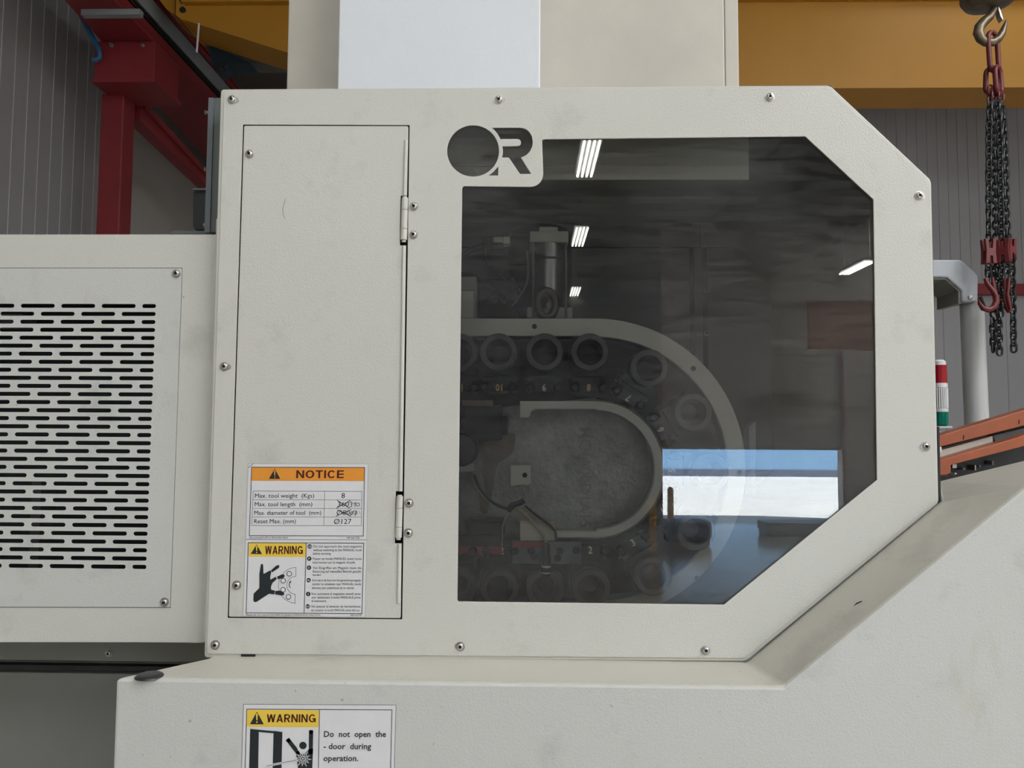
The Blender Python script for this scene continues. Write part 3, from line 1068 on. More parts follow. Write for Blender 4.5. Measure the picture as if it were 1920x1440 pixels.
# interior of the cover
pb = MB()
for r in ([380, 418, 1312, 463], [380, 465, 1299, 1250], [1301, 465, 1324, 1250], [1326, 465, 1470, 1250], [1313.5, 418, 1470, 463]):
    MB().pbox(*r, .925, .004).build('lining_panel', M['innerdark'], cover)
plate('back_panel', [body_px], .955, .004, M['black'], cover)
zc_in = P(1000, 175, .0).z
MB().box(P(840, 300, .10).x, P(1404, 300, .10).x, .10, .104, P(1000, 337, .10).z, zc_in).box(P(840, 300, .10).x, P(1404, 300, .10).x, .096, .10, P(1000, 311, .10).z - .001, P(1000, 311, .10).z + .001).build('baffle', M['paint'], cover, label='upright sheet under the roof of the cover')
MB().ppoly([(1404, 800), (1417, 790), (1417, 930), (1407, 930)], .62, .05).build('light_slot_strip', M['white'], cover, label='narrow white upright strip for a slot of light')  # slot of light put in as a white painted strip
for px, py in ((1325, 545), (1325, 625), (1397, 490), (1410, 458), (1410, 308), (1295, 422)):
    inst(screw, 'screw', cover, P(px, py, .92))
# brown sealing strip under the cover edge
MB().pbox(452, 1227, 478, 1234.5, -.0005, .004).build('drain_gap', M['black'], cover, label='black drain slot')

# ------------------------------------------------------------------ stickers
class Sticker:
    def __init__(s, ox, oy, sc, Y, lean):
        s.ox, s.oy, s.sc, s.Y, s.lean = ox, oy, sc, Y, lean
        s.mb = MB()
        s.mats = []

    def mi(s, m):
        if m not in s.mats:
            s.mats.append(m)
        return s.mats.index(m)

    def pt(s, u, v, layer):
        return P(s.ox + u / s.sc, s.oy + v / s.sc, s.Y - .00018 * (layer + 1))

    def poly(s, pts, m, layer=1):
        s.mb.add([s.pt(u, v, layer) for u, v in pts], [tuple(range(len(pts)))], s.mi(m))

    def sheet(s, pts, m):
        a = [s.pt(u, v, 0) for u, v in pts]
        s.mb.prism(a, (0, .0001, 0), s.mi(m))

    def line(s, pts, w, m, layer=2, closed=False):
        n = len(pts)
        for i in range(n if closed else n - 1):
            a, b = Vector(pts[i]), Vector(pts[(i + 1) % n])
            d = (b - a).normalized()
            q = Vector((-d.y, d.x)) * w / 2
            e = d * w / 2
            s.poly([a - e + q, b + e + q, b + e - q, a - e - q], m, layer)

    def ring(s, cx, cy, r, w, m, layer=2, n=24, a0=0, a1=360):
        for i in range(n):
            t0, t1 = math.radians(a0 + (a1 - a0) * i / n), math.radians(a0 + (a1 - a0) * (i + 1) / n)
            ri, ro = r - w / 2, r + w / 2
            s.poly([(cx + ri * math.cos(t0), cy + ri * math.sin(t0)), (cx + ro * math.cos(t0), cy + ro * math.sin(t0)), (cx + ro * math.cos(t1), cy + ro * math.sin(t1)), (cx + ri * math.cos(t1), cy + ri * math.sin(t1))], m, layer)

    def disc(s, cx, cy, r, m, layer=2, n=24):
        s.poly([(cx + r * math.cos(2 * PI * i / n), cy + r * math.sin(2 * PI * i / n)) for i in range(n)], m, layer)

    def text(s, st, x0, x1, base, cap, m, bold=0.0, layer=3, slope=0.0):
        vs, fs = text_geo(st, bold)
        if not vs:
            return
        mnx, mxx = min(v[0] for v in vs), max(v[0] for v in vs)
        k = cap / caph()
        kx = (x1 - x0) / (mxx - mnx)
        pts = []
        for x, y in vs:
            u = x0 + (x - mnx) * kx + s.lean * (-y * k)
            v = base - y * k + (u - x0) * slope
            pts.append(s.pt(u, v, layer))
        s.mb.add(pts, fs, s.mi(m))

    def bold(s, word, x0, x1, base, cap, m, st=.2, layer=3):
        """heavy grotesque capitals drawn as strokes"""
        wd = {'N': .78, 'O': .86, 'T': .70, 'I': st, 'C': .80, 'E': .66, 'W': 1.06, 'A': .82, 'R': .76, 'G': .86}
        gap = .13
        tot = sum(wd[c] for c in word) + gap * (len(word) - 1)
        k = (x1 - x0) / tot

        def q(x, *pts):
            s.poly([(x0 + (x + a) * k - s.lean * b * cap, base - b * cap) for a, b in pts], m, layer)

        def arcs(x, w, a0, a1, cy=.5, ry=.5, h=st):
            n = 18
            for i in range(n):
                t0, t1 = math.radians(a0 + (a1 - a0) * i / n), math.radians(a0 + (a1 - a0) * (i + 1) / n)
                ro, ri = (w / 2, ry), (w / 2 - h, ry - h * .82)
                q(x, *[(w / 2 + r[0] * math.cos(t), cy + r[1] * math.sin(t)) for r, t in ((ro, t0), (ro, t1), (ri, t1), (ri, t0))])
        x = 0
        for c in word:
            w = wd[c]
            if c in 'NIER':
                q(x, (0, 0), (st, 0), (st, 1), (0, 1))
            if c == 'N':
                q(x, (w - st, 0), (w, 0), (w, 1), (w - st, 1))
                q(x, (0, 1), (st * 1.05, 1), (w, 0), (w - st * 1.05, 0))
            elif c == 'O':
                arcs(x, w, 0, 360)
            elif c == 'C':
                arcs(x, w, 38, 322)
            elif c == 'G':
                arcs(x, w, 38, 345)
                q(x, (w * .52, .36), (w, .36), (w, .52), (w * .52, .52))
                q(x, (w - st * .7, 0), (w, 0), (w, .5), (w - st * .7, .5))
            elif c == 'T':
                q(x, (0, .84), (w, .84), (w, 1), (0, 1))
                q(x, (w / 2 - st / 2, 0), (w / 2 + st / 2, 0), (w / 2 + st / 2, 1), (w / 2 - st / 2, 1))
            elif c == 'E':
                for b in (0, .42, .84):
                    q(x, (0, b), (w, b), (w, b + .16), (0, b + .16))
            elif c == 'A':
                q(x, (0, 0), (st * 1.05, 0), (w / 2 + st * .5, 1), (w / 2 - st * .5, 1))
                q(x, (w - st * 1.05, 0), (w, 0), (w / 2 + st * .5, 1), (w / 2 - st * .5, 1))
                q(x, (w * .22, .2), (w * .78, .2), (w * .72, .36), (w * .28, .36))
            elif c == 'W':
                for a, b in ((0, .26), (.5, .26), (.5, .74), (1, .74)):
                    q(x, (a * w - st / 2 + (.5 - a) * st, 1), (a * w + st / 2 + (.5 - a) * st, 1), (b * w + st / 2, 0), (b * w - st / 2, 0))
            elif c == 'R':
                q(x, (0, .84), (w * .6, .84), (w * .6, 1), (0, 1))
                q(x, (0, .40), (w * .6, .40), (w * .6, .56), (0, .56))
                arcs(x + w * .3, w * .66, -90, 90, .70, .30)
                q(x, (w * .42, .45), (w * .42 + st, .45), (w, 0), (w - st * 1.1, 0))
            x += w + gap

    def tri(s, top, right, left, m_bg, r=8):
        pts = rounded([top, right, left], r, 3)
        s.poly(pts, 'ink', 3)
        cx = top[0]
        h = right[1] - top[1]
        s.poly([(cx - h * .075, top[1] + h * .17), (cx, top[1] + h * .13), (cx + h * .075, top[1] + h * .17), (cx + h * .05, top[1] + h * .68), (cx - h * .05, top[1] + h * .68)], m_bg, 4)
        s.disc(cx, top[1] + h * .84, h * .065, m_bg, 4, 12)

    def build(s, name, parent, label):
        return s.mb.build(name, [M[m] for m in s.mats], parent, label=label)


# notice sticker
s = Sticker(450, 860, 7.68, -.0009, -.035)
s.sheet(rounded([(118, 72), (1845, 75), (1825, 1168), (82, 1160)], 12), 'white_sheet')
s.line([(118, 72), (1845, 75), (1825, 1168), (82, 1160)], 3, 'grey_line', 1, True)
s.poly([(170, 126), (1792, 130), (1786, 322), (163, 318)], 'orange_print', 1)
s.line([(167, 122), (1795, 127), (1775, 1113), (135, 1108)], 8, 'ink', 3, True)
s.tri((500, 146), (580, 290), (416, 290), 'orange_print')
s.bold('NOTICE', 808, 1492, 280, 112, 'redink', .19)
tl, tr, brc, blc = Vector((190, 467)), Vector((1757, 471)), Vector((1746, 966)), Vector((170, 963))
s.line([tl, tr, brc, blc], 6, 'grey_line', 2, True)
for k in (.25, .50, .75):
    s.line([tl.lerp(blc, k), tr.lerp(brc, k)], 5, 'grey_line', 2)
s.line([(1218, 468), (1207, 964)], 6, 'grey_line', 2)
s.text('Max. tool weight  (Kgs)', 215, 1068, 562, 60, 'ink', 0)
s.text('Max. tool length  (mm)', 210, 1040, 685, 60, 'ink', 0)
s.text('Max. diameter of tool  (mm)', 206, 1168, 808, 60, 'ink', 0)
s.text('Reset Max. (mm)', 203, 805, 930, 60, 'ink', 0)
s.text('8', 1460, 1510, 567, 72, 'ink', .0)
s.text('360', 1405, 1568, 690, 68, 'ink', .0)
s.text('\u00d880', 1390, 1580, 810, 68, 'ink', .0)
s.text('\u00d8127', 1352, 1602, 940, 72, 'ink', .0)
for a, b in (((1400, 600), (1575, 710)), ((1388, 712), (1585, 602)), ((1405, 738), (1595, 828)), ((1385, 826), (1600, 735))):
    s.line([a, b], 9, 'pen', 5)
s.line([(1578, 632), (1605, 622), (1618, 640), (1596, 655), (1615, 672), (1605, 690), (1580, 692)], 8, 'pen', 5)
s.line([(1632, 655), (1662, 630), (1655, 692)], 8, 'pen', 5)
s.ring(1697, 660, 24, 8, 'pen', 5, 14)
s.ring(1610, 785, 20, 8, 'pen', 5, 14)
s.line([(1592, 815), (1632, 752)], 7, 'pen', 5)
s.line([(1635, 755), (1678, 752), (1655, 822)], 8, 'pen', 5)
s.line([(1640, 785), (1682, 783)], 6, 'pen', 5)
s.line([(1688, 765), (1684, 810)], 5, 'grey_line', 5)
s.line([(1718, 760), (1730, 800)], 5, 'grey_line', 5)
s.text('Do not peel off or dirty this label', 138, 686, 1148, 25, 'ink', .0)
s.text('HF-6617A', 1537, 1720, 1152, 25, 'ink', .0)
s.line([(125, 128), (185, 76)], 8, 'grey_line', 5)
s.build('notice_sticker', door, 'white sticker with orange NOTICE band and tool limit table')

# warning sticker with the hand
s = Sticker(450, 1010, 7.68, -.0009, -.035)
s.sheet(rounded([(80, 14), (1826, 20), (1800, 1130), (42, 1115)], 14), 'white_sheet')
s.line([(80, 14), (1826, 20), (1800, 1130), (42, 1115)], 3, 'grey_line', 1, True)
s.poly([(130, 64), (948, 68), (942, 265), (125, 258)], 'yellow_print', 1)
s.line([(120, 58), (1782, 66), (1755, 1080), (88, 1068)], 9, 'ink', 2, True)
s.line([(955, 62), (922, 1070)], 9, 'ink', 2)
s.tri((240, 83), (317, 222), (153, 220), 'yellow_print')
s.bold('WARNING', 360, 904, 222, 116, 'redink', .2)
s.poly([(300, 380), (306, 366), (322, 362), (333, 378), (338, 508), (440, 455), (450, 478), (436, 545), (438, 590), (515, 548), (528, 582), (465, 640), (445, 700), (450, 735), (505, 750), (492, 803), (420, 792), (330, 850), (235, 912), (205, 912), (193, 890), (197, 790), (278, 710), (280, 500)], 'ink', 4)
s.poly([(447, 455), (520, 390), (555, 378), (568, 395), (560, 420), (462, 485)], 'ink', 4)
s.poly([(533, 547), (600, 515), (635, 515), (645, 540), (625, 565), (542, 585)], 'ink', 4)
s.poly([(512, 752), (570, 748), (635, 780), (635, 810), (600, 818), (500, 800)], 'ink', 4)
s.ring(812, 672, 258, 5, 'ink', 2, 24, 92, 268)
s.ring(802, 672, 128, 5, 'ink', 2, 20, 92, 268)
s.line([(806, 415), (803, 545)], 5, 'ink', 2)
s.line([(795, 798), (790, 928)], 5, 'ink', 2)
for cx, cy in ((710, 505), (622, 605), (620, 735), (698, 838)):
    s.disc(cx, cy, 38, 'ink', 5)
    s.disc(cx, cy, 29, 'white_sheet', 6)
s.ring(775, 665, 66, 10, 'ink', 3, 12, 140, 215)
s.poly([(735, 600), (732, 640), (706, 628)], 'ink', 4)
for cx, cy, c in ((1003, 112, 'GB'), (997, 287, 'F'), (993, 418, 'D'), (987, 598, 'NL'), (982, 797, 'I'), (975, 975, 'ES')):
    s.disc(cx, cy, 32, 'ink', 2)
    w = 12 * len(c) if c != 'I' else 4
    s.text(c, cx - w, cx + w, cy + 15, 28, 'white_sheet', 0, 4)
for x0, x1, b, t in ((1055, 1757, 127, 'Do not approach the tool magazine'), (1055, 1755, 180, 'without switching to the MANUAL mode'), (1052, 1312, 230, 'before servicing.'),
                     (1048, 1750, 305, 'Passer en mode MANUEL avant toute'), (1045, 1665, 358, "intervention sur le magasin d'outils."),
                     (1048, 1748, 437, 'Vor Eingriffen am Magazin muss die'), (1043, 1745, 488, 'Steuerung auf manuellen Betrieb gestellt'), (1043, 1165, 537, 'werden!'),
                     (1040, 1742, 615, 'Kom niet in de buurt van het gereedschapsmagazijn'), (1038, 1742, 670, 'zonder te schakelen naar MANUAL mode'), (1035, 1648, 725, 'alvorens een onderhoud uit te voeren.'),
                     (1030, 1738, 810, 'Non avvicinarsi al magazzino utensili senza'), (1030, 1738, 862, 'aver selezionato il modo MANUALE prima'), (1030, 1248, 913, 'di intervenire.'),
                     (1028, 1735, 992, 'No acercar al almac\u00e9n de herramientas'), (1025, 1728, 1046, 'sin conectar el modo MANUAL antes del uso.')):
    s.text(t, x0, x1, b, 34, 'ink', 0)
s.text('Please do not remove the label or grease contamination may occur.', 82, 1168, 1108, 26, 'ink', .0)
s.text('MM-6677F', 1590, 1750, 1118, 26, 'ink', .0)
s.build('warning_sticker', door, 'white sticker with yellow WARNING band and crushed hand symbol')

# warning sticker on the enclosure
s = Sticker(440, 1310, 6.0, YF - .0001, -.04)
s.sheet(rounded([(100, 62), (1815, 72), (1775, 1500), (55, 1500)], 12), 'white_sheet')
s.line([(100, 62), (1815, 72), (1775, 1500), (55, 1500)], 4, 'ink', 1, True)
s.poly([(140, 124), (948, 130), (942, 322), (136, 316)], 'yellow_print', 1)
s.line([(136, 118), (1770, 126), (1740, 1380), (100, 1380)], 7, 'ink', 2, True)
s.line([(955, 124), (930, 1380)], 7, 'ink', 2)
s.tri((250, 146), (327, 287), (172, 287), 'yellow_print')
s.bold('WARNING', 360, 910, 266, 90, 'redink', .19)
s.poly([(175, 340), (272, 350), (256, 1250), (150, 1250)], 'ink', 3)
s.poly([(438, 362), (537, 375), (515, 1250), (416, 1250)], 'ink', 3)
s.poly([(175, 340), (537, 375), (536, 398), (175, 366)], 'ink', 4)
s.line([(360, 757), (695, 690)], 24, 'white_sheet', 5)
s.line([(360, 757), (695, 690)], 5, 'ink', 6)
s.line([(607, 472), (715, 612)], 46, 'ink', 3)
s.disc(605, 470, 24, 'ink', 3)
s.line([(860, 378), (856, 600)], 46, 'ink', 3)
s.disc(860, 376, 23, 'ink', 3)
s.poly([(690, 600), (720, 585), (768, 640), (835, 570), (882, 560), (874, 760), (850, 1250), (775, 1250), (700, 690)], 'ink', 3)
s.disc(768, 545, 66, 'white_sheet', 4)
s.disc(768, 527, 42, 'ink', 5)
star = []
for i in range(24):
    a = 2 * PI * i / 24 + .1
    rr_ = (105 if i % 4 == 0 else 90) if i % 2 == 0 else 45
    star.append((768 + rr_ * math.cos(a), 675 + rr_ * math.sin(a)))
s.poly(star, 'white_sheet', 7)
s.poly([(768 + (x - 768) * .72, 675 + (y - 675) * .72) for x, y in star], 'ink', 8)
s.disc(768, 675, 32, 'white_sheet', 9)
s.disc(768, 675, 22, 'ink', 10)
s.disc(768, 675, 11, 'white_sheet', 11)
s.text('Do  not  open  the', 1003, 1702, 430, 64, 'ink', .016)
s.text('- door  during', 1000, 1535, 567, 64, 'ink', .016)
s.text('operation.', 998, 1390, 702, 64, 'ink', .016)
s.build('warning_sticker', encl, 'white sticker with yellow WARNING band and door symbol')

# ------------------------------------------------------------------ electrical cabinet with the vented panel
CY = .035
cab = thing('electrical_cabinet', 'cream electrical cabinet with slotted vent panel at the left', 'cabinet', P(200, 1200, CY))
cbx = (-420, 439.5, 403, 1204.5)
a, b = P(-420, 439.5, CY), P(400, 439.5, CY)
cz1, cz0 = P(200, 439.5, CY).z, P(200, 1204.5, CY).z
xr_top, xr_bot = P(403, 440, CY).x, P(382, 1204, CY).x
fr_out = [(-420, 439.5), (405, 439.5), (383.5, 1204.5), (-420, 1204)]
fr_in = [(-395, 530), (312, 530), (294, 1108), (-395, 1108)]
plate('front_frame', [fr_out, fr_in], CY, .003, M['paint'], cab, .0007)
xl = a.x
cb = MB()
cb.box(xl, xr_bot, CY + .003, .90, cz1 - .004, cz1)
cb.box(xl, xr_bot, CY + .003, .90, cz0, cz0 + .004)
cb.box(xr_bot - .004, xr_bot, CY + .003, .90, cz0, cz1)
cb.box(xl, xl + .004, CY + .003, .90, cz0, cz1)
cb.build('casing', M['clean'], cab)
MB().box(xl, xr_bot, .30, .304, cz0, cz1).build('inner_tray', M['slot'], cab)
MB().pbox(-60, 588, 39, 612, .16, .05).build('inner_part', M['cable_grey'], cab)
MB().pbox(60, 900, 70, 1080, .16, .05).build('wiring_duct', mat('dark_duct', (.05, .055, .06), .6), cab)
# slotted panel
VY = CY - .0016
vp_out = [(-330, 503), (341, 503), (318.5, 1138.5), (-330, 1137)]
loops = [loop_px(rounded(vp_out, 1.5), VY)]
pR0, pR1 = P(292.5, 573.8, VY), P(275.5, 1063.2, VY)
hh = 3.9 * (VY + 1.4) / F
mpp = (VY + 1.4) / F
nrow = 33


def slotloop(x0, x1, z, r):
    pts = []
    for i in range(7):
        t = -PI / 2 + PI * i / 6
        pts.append((x1 - r + r * math.cos(t), z + r * math.sin(t)))
    for i in range(7):
        t = PI / 2 + PI * i / 6
        pts.append((x0 + r + r * math.cos(t), z + r * math.sin(t)))
    return pts


px_period = P(266, 573, VY).x - P(190, 573, VY).x
for i in range(nrow):
    t = i / (nrow - 1)
    z = pR0.z + (pR1.z - pR0.z) * t
    xr = pR0.x + (P(273, 1063.2, VY).x - pR0.x) * t * 0 + (P(274.5, 1063.2, VY).x - pR0.x) * t
    short = (i % 2 == 0)
    full = px_period * 64.3 / 76
    sh_ = px_period * 26.4 / 76
    gap = px_period - full
    x1 = xr
    k = 0
    while x1 > P(-200, 800, VY).x:
        ln = sh_ if (short and k == 0) else full
        loops.append(slotloop(x1 - ln, x1, z, hh))
        x1 -= ln + gap
        k += 1
me = plate_mesh('vent_panel', loops, VY, .0016, M['paint2'], 0)
vent = inst(me, 'vent_panel', cab, (0, 0, 0), label='panel with rows of horizontal slots')
screws([(331, 513), (308.5, 1129)], VY, vent)
# shadow line around the panel, put in as a thin dark loop
o_ = [(x + (1.3 if x > 0 else 0), y + (-1.2 if y < 800 else 1.2)) for x, y in vp_out]
plate('panel_shadow_line', [o_, vp_out], CY - .0003, .0003, M['ctrl'], cab)
plate('edge_flange', [[(405.3, 411), (407.8, 408), (408.4, 411), (386, 1203), (380.5, 1203)]], CY - .022, .02, M['clean'], cab, .0008)
screws([(204, 1224.5)], .299, back, 1.0)

# grey control box and fan behind the cover's left edge
bx = thing('junction_box', 'dark grey green junction box behind the left edge of cover', 'junction box', P(400, 437, .06))
MB().pbox(393, 183, 411, 436, .075, .22).build('box', M['ctrl'], bx, bev=.002)
MB().pbox(391, 183, 393, 436, .07, .23).build('lid', M['cable_grey'], bx)
pegm = MB().lathe([(0, -.007), (.004, -.007), (.005, -.004), (.003, -.003), (.003, 0)], (0, 0, 0), 'X', 12).mesh('screw', M['washer'], True)
for px, py in ((391, 211), (390, 317), (388.5, 422)):
    inst(pegm, 'screw', bx, P(px, py, .09))
fan = thing('cooling_fan', 'black round cooling fan on the side of the junction box', 'fan', P(376, 392, .15))
MB().ppoly(rounded([(361, 362), (366, 352), (391, 352), (391, 432), (366, 432), (361, 424)], 3), .12, .10).build('housing', M['black'], fan, bev=.003)
MB().pbox(361, 353, 391, 355.5, .11, .12).build('mount_plate', M['cable_grey'], fan)
bs = thing('fan_base', 'low grey plinth on top of the electrical cabinet', 'plinth', P(380, 436, .1))
MB().ppoly([(316, 438.5), (324, 432.5), (404, 432.5), (404, 438.5)], .10, .2).build('plinth', M['ctrl'], bs)

# ------------------------------------------------------------------ machine column above the cover
colm = thing('machine_column', 'cream machine column rising behind the cover, white middle panel', 'machine column', P(960, 165, .45))
zb3 = P(960, 160, 0).z + .003
ztc = 4.4
MB().box(P(537, 160, .42).x, P(1360, 160, .42).x, .42, .95, zb3, ztc).build('housing', M['warm'], colm, bev=.004)
MB().box(P(1360.6, 160, .42).x, P(1386.5, 160, .42).x, .421, .95, zb3, ztc).build('side_strip', M['warm'], colm, bev=.003)
MB().box(P(634, 100, .30).x, P(1013, 100, .30).x, .30, .43, zb3, ztc).build('middle_panel', M['white'], colm, bev=.003, label='bright white middle panel')

# ------------------------------------------------------------------ tool magazine inside the cover
MY = .13
mag = thing('tool_magazine', 'chain tool magazine with numbered pots seen through the tinted window', 'tool magazine', P(1116, 880, MY))
outer = [(700, 597), (1116, 597)] + arc(1116, 879, 282, 88, -88, 40) + [(1116, 1161), (700, 1161)]
inner = [(700, 1130), (1116, 1130)] + arc(1116, 880, 249, -88, 88, 40) + [(1116, 630), (700, 630)]
ring_o = plate('outer_frame', [outer + inner], MY, .012, M['frame_alu'], mag, .001)
inner2 = [(700, 1129), (1116, 1129)] + arc(1116, 880, 248, -88, 88, 40) + [(1116, 631), (700, 631)]
lip = [(700, 1133), (1116, 1133)] + arc(1116, 880, 252, -88, 88, 40) + [(1116, 627), (700, 627)]
plate('frame_edge', [lip + list(reversed(inner2))], MY + .013, .05, M['bluelip'], mag, label='blue inner edge of the frame')
bh = MB().lathe([(0, -.001), (.0042, -.001), (.0042, 0), (.0052, .0002)], (0, 0, 0), 'Y', 16).mesh('bolt_hole', M['black'])
for px, py in ((1002, 612), (1300, 691), (1387, 886), (1307, 1084)):
    inst(bh, 'bolt_hole', mag, P(px, py, MY - .0003))
bp_ = [(700, 615), (1116, 615)] + arc(1116, 880, 262, 88, -88, 30) + [(1116, 1145), (700, 1145)]
plate('back_plate', [bp_], .245, .006, M['castdark'], mag)
# casting in the middle
c_out = [(975, 752), (1116, 752)] + arc(1116, 880, 128, 88, -88, 32) + [(1116, 1008), (1043, 1008), (1043, 997), (1116, 997)] + arc(1116, 881, 112, -88, 88, 32) + [(1116, 767), (1003, 767), (996, 771), (994, 780), (990, 783), (975, 783)]
plate('inner_rail', [c_out], MY, .02, M['frame_alu'], mag, .0012)
c_o2 = [(978, 754), (1116, 754)] + arc(1116, 880, 126, 88, -88, 32) + [(1116, 1006), (1043, 1006), (1043, 999), (1116, 999)] + arc(1116, 881, 114, -88, 88, 32) + [(1116, 765), (1003, 765), (996, 770), (990, 780), (978, 780)]
plate('rail_web', [c_o2], MY + .02, .075, M['casting'], mag)
cast = plate('casting', [[(858, 800), (880, 770), (1116, 745)] + arc(1116, 880, 132, 88, -88, 30) + [(1116, 1012), (858, 1012)]], MY + .085, .012, M['casting'], mag, .001, 'rough grey cast plate')
# letters flat on the casting, turned sideways, relief shade put into a darker colour
vs, fs = text_geo('MC4A00D1A15', .01)
lw = max(v[0] for v in vs)
lt = MB()
kk = (988 - 800) / lw
for f in fs:
    pass
k2 = 21 / caph()
lt.add([P(1087 + y * k2, 800 + x * kk, MY + .0835) for x, y in vs], fs)
lt.build('lettering', mat('letter_shade', (.26, .265, .25), .5), cast)
# square lug, rust streak, left parts
MB().ppoly([(957, 873), (995, 872), (996, 906), (988, 911), (980, 909), (957, 912)], MY + .005, .08).build('lug', M['frame_alu'], mag, bev=.001, label='square pale lug with a hole')
inst(bh, 'bolt_hole', mag, P(984, 891, MY + .0045))
MB().ppoly([(975, 976), (992, 976), (1040, 982), (1043, 1014), (975, 1014)], MY - .0, .03).build('end_block', M['warm'], mag, bev=.001, label='tan end block')
plate('rust_plate', [rounded([(890, 812), (968, 812), (962, 850), (932, 870), (922, 930), (912, 966), (900, 960), (896, 905), (904, 862)], 8)], MY + .083, .002, M['rust'], mag, label='brown rusty patch of the plate')
MB().lathe([(0, -.05), (.030, -.05), (.034, -.045), (.034, .03), (0, .03)], P(868, 842, MY + .02), 'Y', 32).build('drive_boss', M['black'], mag, True)
MB().ppoly([(880, 876), (894, 868), (905, 900), (908, 925), (895, 905)], MY + .03, .03).build('clip', M['cyl'], mag, bev=.001)
MB().ppoly([(846, 870), (887, 870), (887, 884), (846, 886)], MY + .01, .03).build('terminal', M['warm'], mag, bev=.001)
MB().pbox(870, 758, 940, 826, MY + .01, .05).pbox(936, 780, 951, 816, MY + .015, .04).build('switch_block', M['black'], mag, bev=.002)
MB().pbox(866, 750, 924, 762, MY + .0, .04).build('marker_strip', M['rust'], mag, bev=.001)
MB().pbox(873, 974, 945, 1004, MY + .01, .05).build('switch_block', M['castdark'], mag, bev=.002)
MB().pbox(846, 1002, 940, 1024, MY + .0, .05).pbox(846, 1024, 942, 1040, MY - .005, .05, 1).build('red_block', [M['castdark'], M['redmark']], mag, bev=.002, label='dark block with red strip')
sb = MB().pbox(960, 1015, 1091, 1059, MY - .01, .04).build('sensor_block', M['bluegrey'], mag, bev=.002, label='blue grey sensor block')
MB().pbox(962, 1016, 1020, 1027, MY - .0105, .001).build('red_patch', M['redmark'], sb)
for px, py in ((1001, 1044), (1046, 1046)):
    inst(bh, 'bolt', sb, P(px, py, MY - .0105), scale=(1.4, 1, 1.4))
pc = P(1024, 1050, MY - .03)
MB().lathe([(0, -.03), (.0085, -.03), (.0095, -.026), (.0095, .006), (.0075, .01), (.0075, .028), (.005, .033)], pc + Vector((0, 0, 0)), 'Z', 20).build('plug', M['dwire'], sb, True)
MB().lathe([(.0098, -.014), (.0098, -.010)], pc, 'Z', 20).lathe([(.0098, -.026), (.0098, -.023)], pc, 'Z', 20).build('plug_ring', M['latch'], sb, True)


def wire(pts, r, m, Y=MY - .01, name='cable', par=None):
    pp = [P(x, y, Y) for x, y in pts]
    # smooth the path
    out = []
    n = len(pp)
    for i in range(n - 1):
        p0, p1, p2, p3 = pp[max(i - 1, 0)], pp[i], pp[i + 1], pp[min(i + 2, n - 1)]
        for q in range(5):
            t = q / 5
            out.append(.5 * ((2 * p1) + (p2 - p0) * t + (2 * p0 - 5 * p1 + 4 * p2 - p3) * t * t + (3 * p1 - p0 - 3 * p2 + p3) * t ** 3))
    out.append(pp[-1])
    return MB().tube(out, r, 8).build(name, M[m], par or mag, True)


wire([(886, 893), (895, 915), (912, 935), (940, 950), (962, 952), (985, 965), (1003, 985), (1018, 1002), (1024, 1020)], .0028, 'wire')
wire([(889, 890), (900, 915), (920, 938), (945, 952), (965, 950)], .0034, 'dwire', MY - .014)
wire([(980, 950), (1000, 965), (1020, 980), (1040, 996)], .0030, 'wire', MY - .012)
wire([(984, 948), (1008, 968), (1030, 984), (1041, 998), (1042, 1012)], .0026, 'dwire', MY - .015)
wire([(966, 952), (950, 968), (943, 985), (942, 1005), (940, 1025)], .0018, 'latch', MY - .014)
wire([(952, 958), (960, 948), (975, 943), (983, 938)], .0058, 'dwire', MY - .018)

# tool pots
d_p = .10
rp_ = (d_p + 1.4) / F
pm_ = MB()
pm_.lathe([(.0265, .0), (.0365, .0), (.0378, .0015), (.0378, .09)], (0, 0, 0), 'Y', 40, 0)
pm_.lathe([(.0265, .0), (.025, .004), (.016, .06), (.010, .062), (.010, .09), (0, .09)], (0, 0, 0), 'Y', 40, 1)
pm_.lathe([(.0378, .09), (0, .0905)], (0, 0, 0), 'Y', 40, 0)
potm = pm_.mesh('tool_pot', [M['pot'], M['potin']], True)
hb = MB()
hb.box(-.034, .034, .03, .08, -.056, -.030)
hb.box(-.030, .030, .022, .034, -.0475, -.0455)
hb.box(-.022, .022, .03, .05, -.066, -.056)
hb.prism([(-.040, .05, .02), (-.030, .05, .036), (.030, .05, .036), (.040, .05, .02), (.040, .05, -.05), (-.040, .05, -.05)], (0, .03, 0))
holdm = hb.mesh('pot_holder', M['chainblk'])
pl = MB()
pl.prism([(-.018, .026, -.062), (.018, .026, -.062), (.020, .026, -.079), (-.020, .026, -.079)], (0, .02, 0))
platem = pl.mesh('chain_plate', M['chainblk'])
rollm = MB().lathe([(0, .018), (.006, .018), (.0085, .022), (.0085, .06), (0, .06)], (0, 0, 0), 'Y', 20).mesh('roller', M['chainblk'], True)
pots = [(861, 660, 90, '11', 'goldnum'), (935, 660, 90, '10', 'goldnum'), (1021, 660, 90, '9', 'number'), (1106, 660, 90, '8', 'goldnum'),
        (1217, 690, 57, '7', 'number'), (1300, 773, 30, '6', 'number'), (1331, 885, -1, '5', 'number'), (1305, 997, -32, '4', 'number'), (1224, 1080, -60, '3', 'number'),
        (1109, 1103, -90, '2', 'number'), (1023, 1104, -90, '1', 'number'), (937, 1104, -90, '12', 'number'), (857, 1104, -90, '11', 'number')]
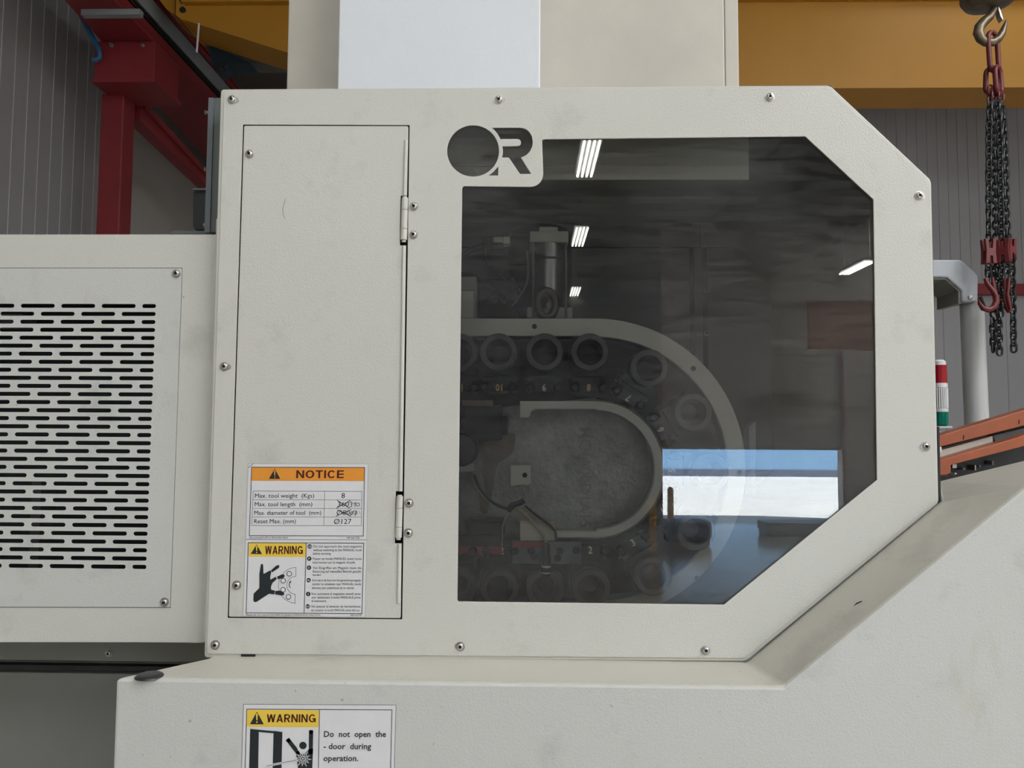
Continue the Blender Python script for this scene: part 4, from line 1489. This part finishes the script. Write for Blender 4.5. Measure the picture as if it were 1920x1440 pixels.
for px, py, ang, num, nm in pots:
    c = P(px, py, d_p)
    th = math.radians(90 - ang)          # turn of the local up axis toward the outward direction
    rot = Matrix.Rotation(th, 4, 'Y')
    o = inst(potm, 'tool_pot', mag, c, rot.to_euler())
    for me_, nmx, off in ((holdm, 'pot_holder', (0, 0, 0)), (platem, 'chain_plate', (0, 0, 0)), (rollm, 'roller', (.029, 0, -.0705)), (rollm, 'roller', (-.029, 0, -.0705))):
        q = bpy.data.objects.new(nmx, me_)
        COL.objects.link(q)
        q.parent = o
        q.location = off
    vs, fs = text_geo(num, .02)
    mx_ = max(v[0] for v in vs) + min(v[0] for v in vs)
    kk = .0135 / caph()
    nb = MB().add([(-(x - mx_ / 2) * kk * .85, .0255, -.0705 - (y - caph() / 2) * kk) for x, y in vs], fs).mesh('number', M[nm])
    q = bpy.data.objects.new('number', nb)
    COL.objects.link(q)
    q.parent = o

# pneumatic unit standing over the magazine
QY = .22
un = thing('air_cylinder', 'grey air cylinder with black motor above the tool magazine', 'air cylinder', P(1032, 596, QY))
qs = (QY + 1.4) / F
qx = P(1031, 500, QY).x
z = lambda y: P(1031, y, QY).z
MB().lathe([(0, z(596)), (27 * qs, z(596)), (27 * qs, z(485)), (27 * qs, z(484)), (26 * qs, z(484)), (26 * qs, z(480)), (27 * qs, z(480)), (27 * qs, z(452)), (0, z(452))], (qx, QY + 27 * qs, 0), 'Z', 40).build('barrel', M['cyl'], un, True)
MB().pbox(993, 433, 1066, 454, QY - .002, .10).pbox(1011, 425, 1046, 434, QY - .002, .06).build('head_block', M['inner'], un, bev=.002, label='pale head block')
MB().lathe([(27.6 * qs, z(485)), (27.6 * qs, z(481))], (qx, QY + 27 * qs, 0), 'Z', 30).build('band', M['black'], un, True)
mo = P(1013, 500, .36)
zz = lambda y: P(1013, y, .36).z
MB().lathe([(0, zz(597)), (.078, zz(597)), (.078, zz(430)), (.07, zz(421)), (.03, zz(416)), (0, zz(416))], (mo.x, .42, 0), 'Z', 36).build('motor', M['black'], un, True, label='black motor behind the barrel')
for px in (1000, 1061):
    MB().tube([P(px, 455, QY - .003), P(px, 595, QY - .003)], .003, 10).build('tie_rod', M['cable_grey'], un, True)
MB().pbox(988, 576, 1074, 597, QY, .11).build('foot', M['innerdark'], un, bev=.002)
pt = []
for i in range(24):
    a = 2 * PI * i / 24
    pt.append(P(1025 + 17 * math.cos(a), 570 - 25 * math.sin(a), QY - .03))
MB().tube(pt, .0085, 12, closed=True).build('lifting_eye', mat('dark_eye_steel', (.10, .09, .085), .35, .6), un, True, label='dark lifting eye')
MB().pbox(925, 444, 948, 455, .24, .02).pbox(944, 443, 956, 457, .238, .024).build('fitting', M['warm'], un, bev=.001)
MB().pbox(906, 443, 926, 470, .24, .03).pbox(915, 455, 945, 468, .24, .03).build('elbow', M['black'], un, bev=.002)
wire([(858, 488), (880, 470), (910, 460)], .006, 'dwire', .25, 'hose', un)
wire([(910, 465), (912, 490), (930, 512), (955, 530), (975, 545)], .003, 'dwire', .24, 'hose', un)
wire([(988, 470), (990, 500), (988, 530), (975, 555), (960, 575)], .0024, 'cable_grey', .21, 'hose', un)
wire([(858, 516), (882, 514), (905, 528), (930, 548), (950, 560)], .006, 'dwire', .23, 'hose', un)
mf = thing('valve_manifold', 'black valve manifold left of the air cylinder behind window', 'valve block', P(930, 596, .3))
MB().ppoly([(897, 540), (915, 522), (948, 524), (962, 518), (970, 525), (970, 597), (897, 597)], .28, .08).build('block', M['castdark'], mf, bev=.003)
for px in (905, 925, 945, 965):
    MB().lathe([(0, 0), (.008, 0), (.008, .02), (0, .02)], P(px, 560, .262), 'Y', 16).build('port', M['dwire'], mf, True)
cbk = thing('cover_block', 'pale upright plate at the left edge of the tinted window', 'plate', P(875, 594, .16))
MB().pbox(780, 545, 888, 596, .16, .06).build('plate', M['frame_alu'], cbk, bev=.001)
MB().pbox(780, 518, 893, 545, .20, .04).pbox(888, 530, 893, 596, .20, .04).build('bracket', M['innerdark'], cbk, bev=.002)
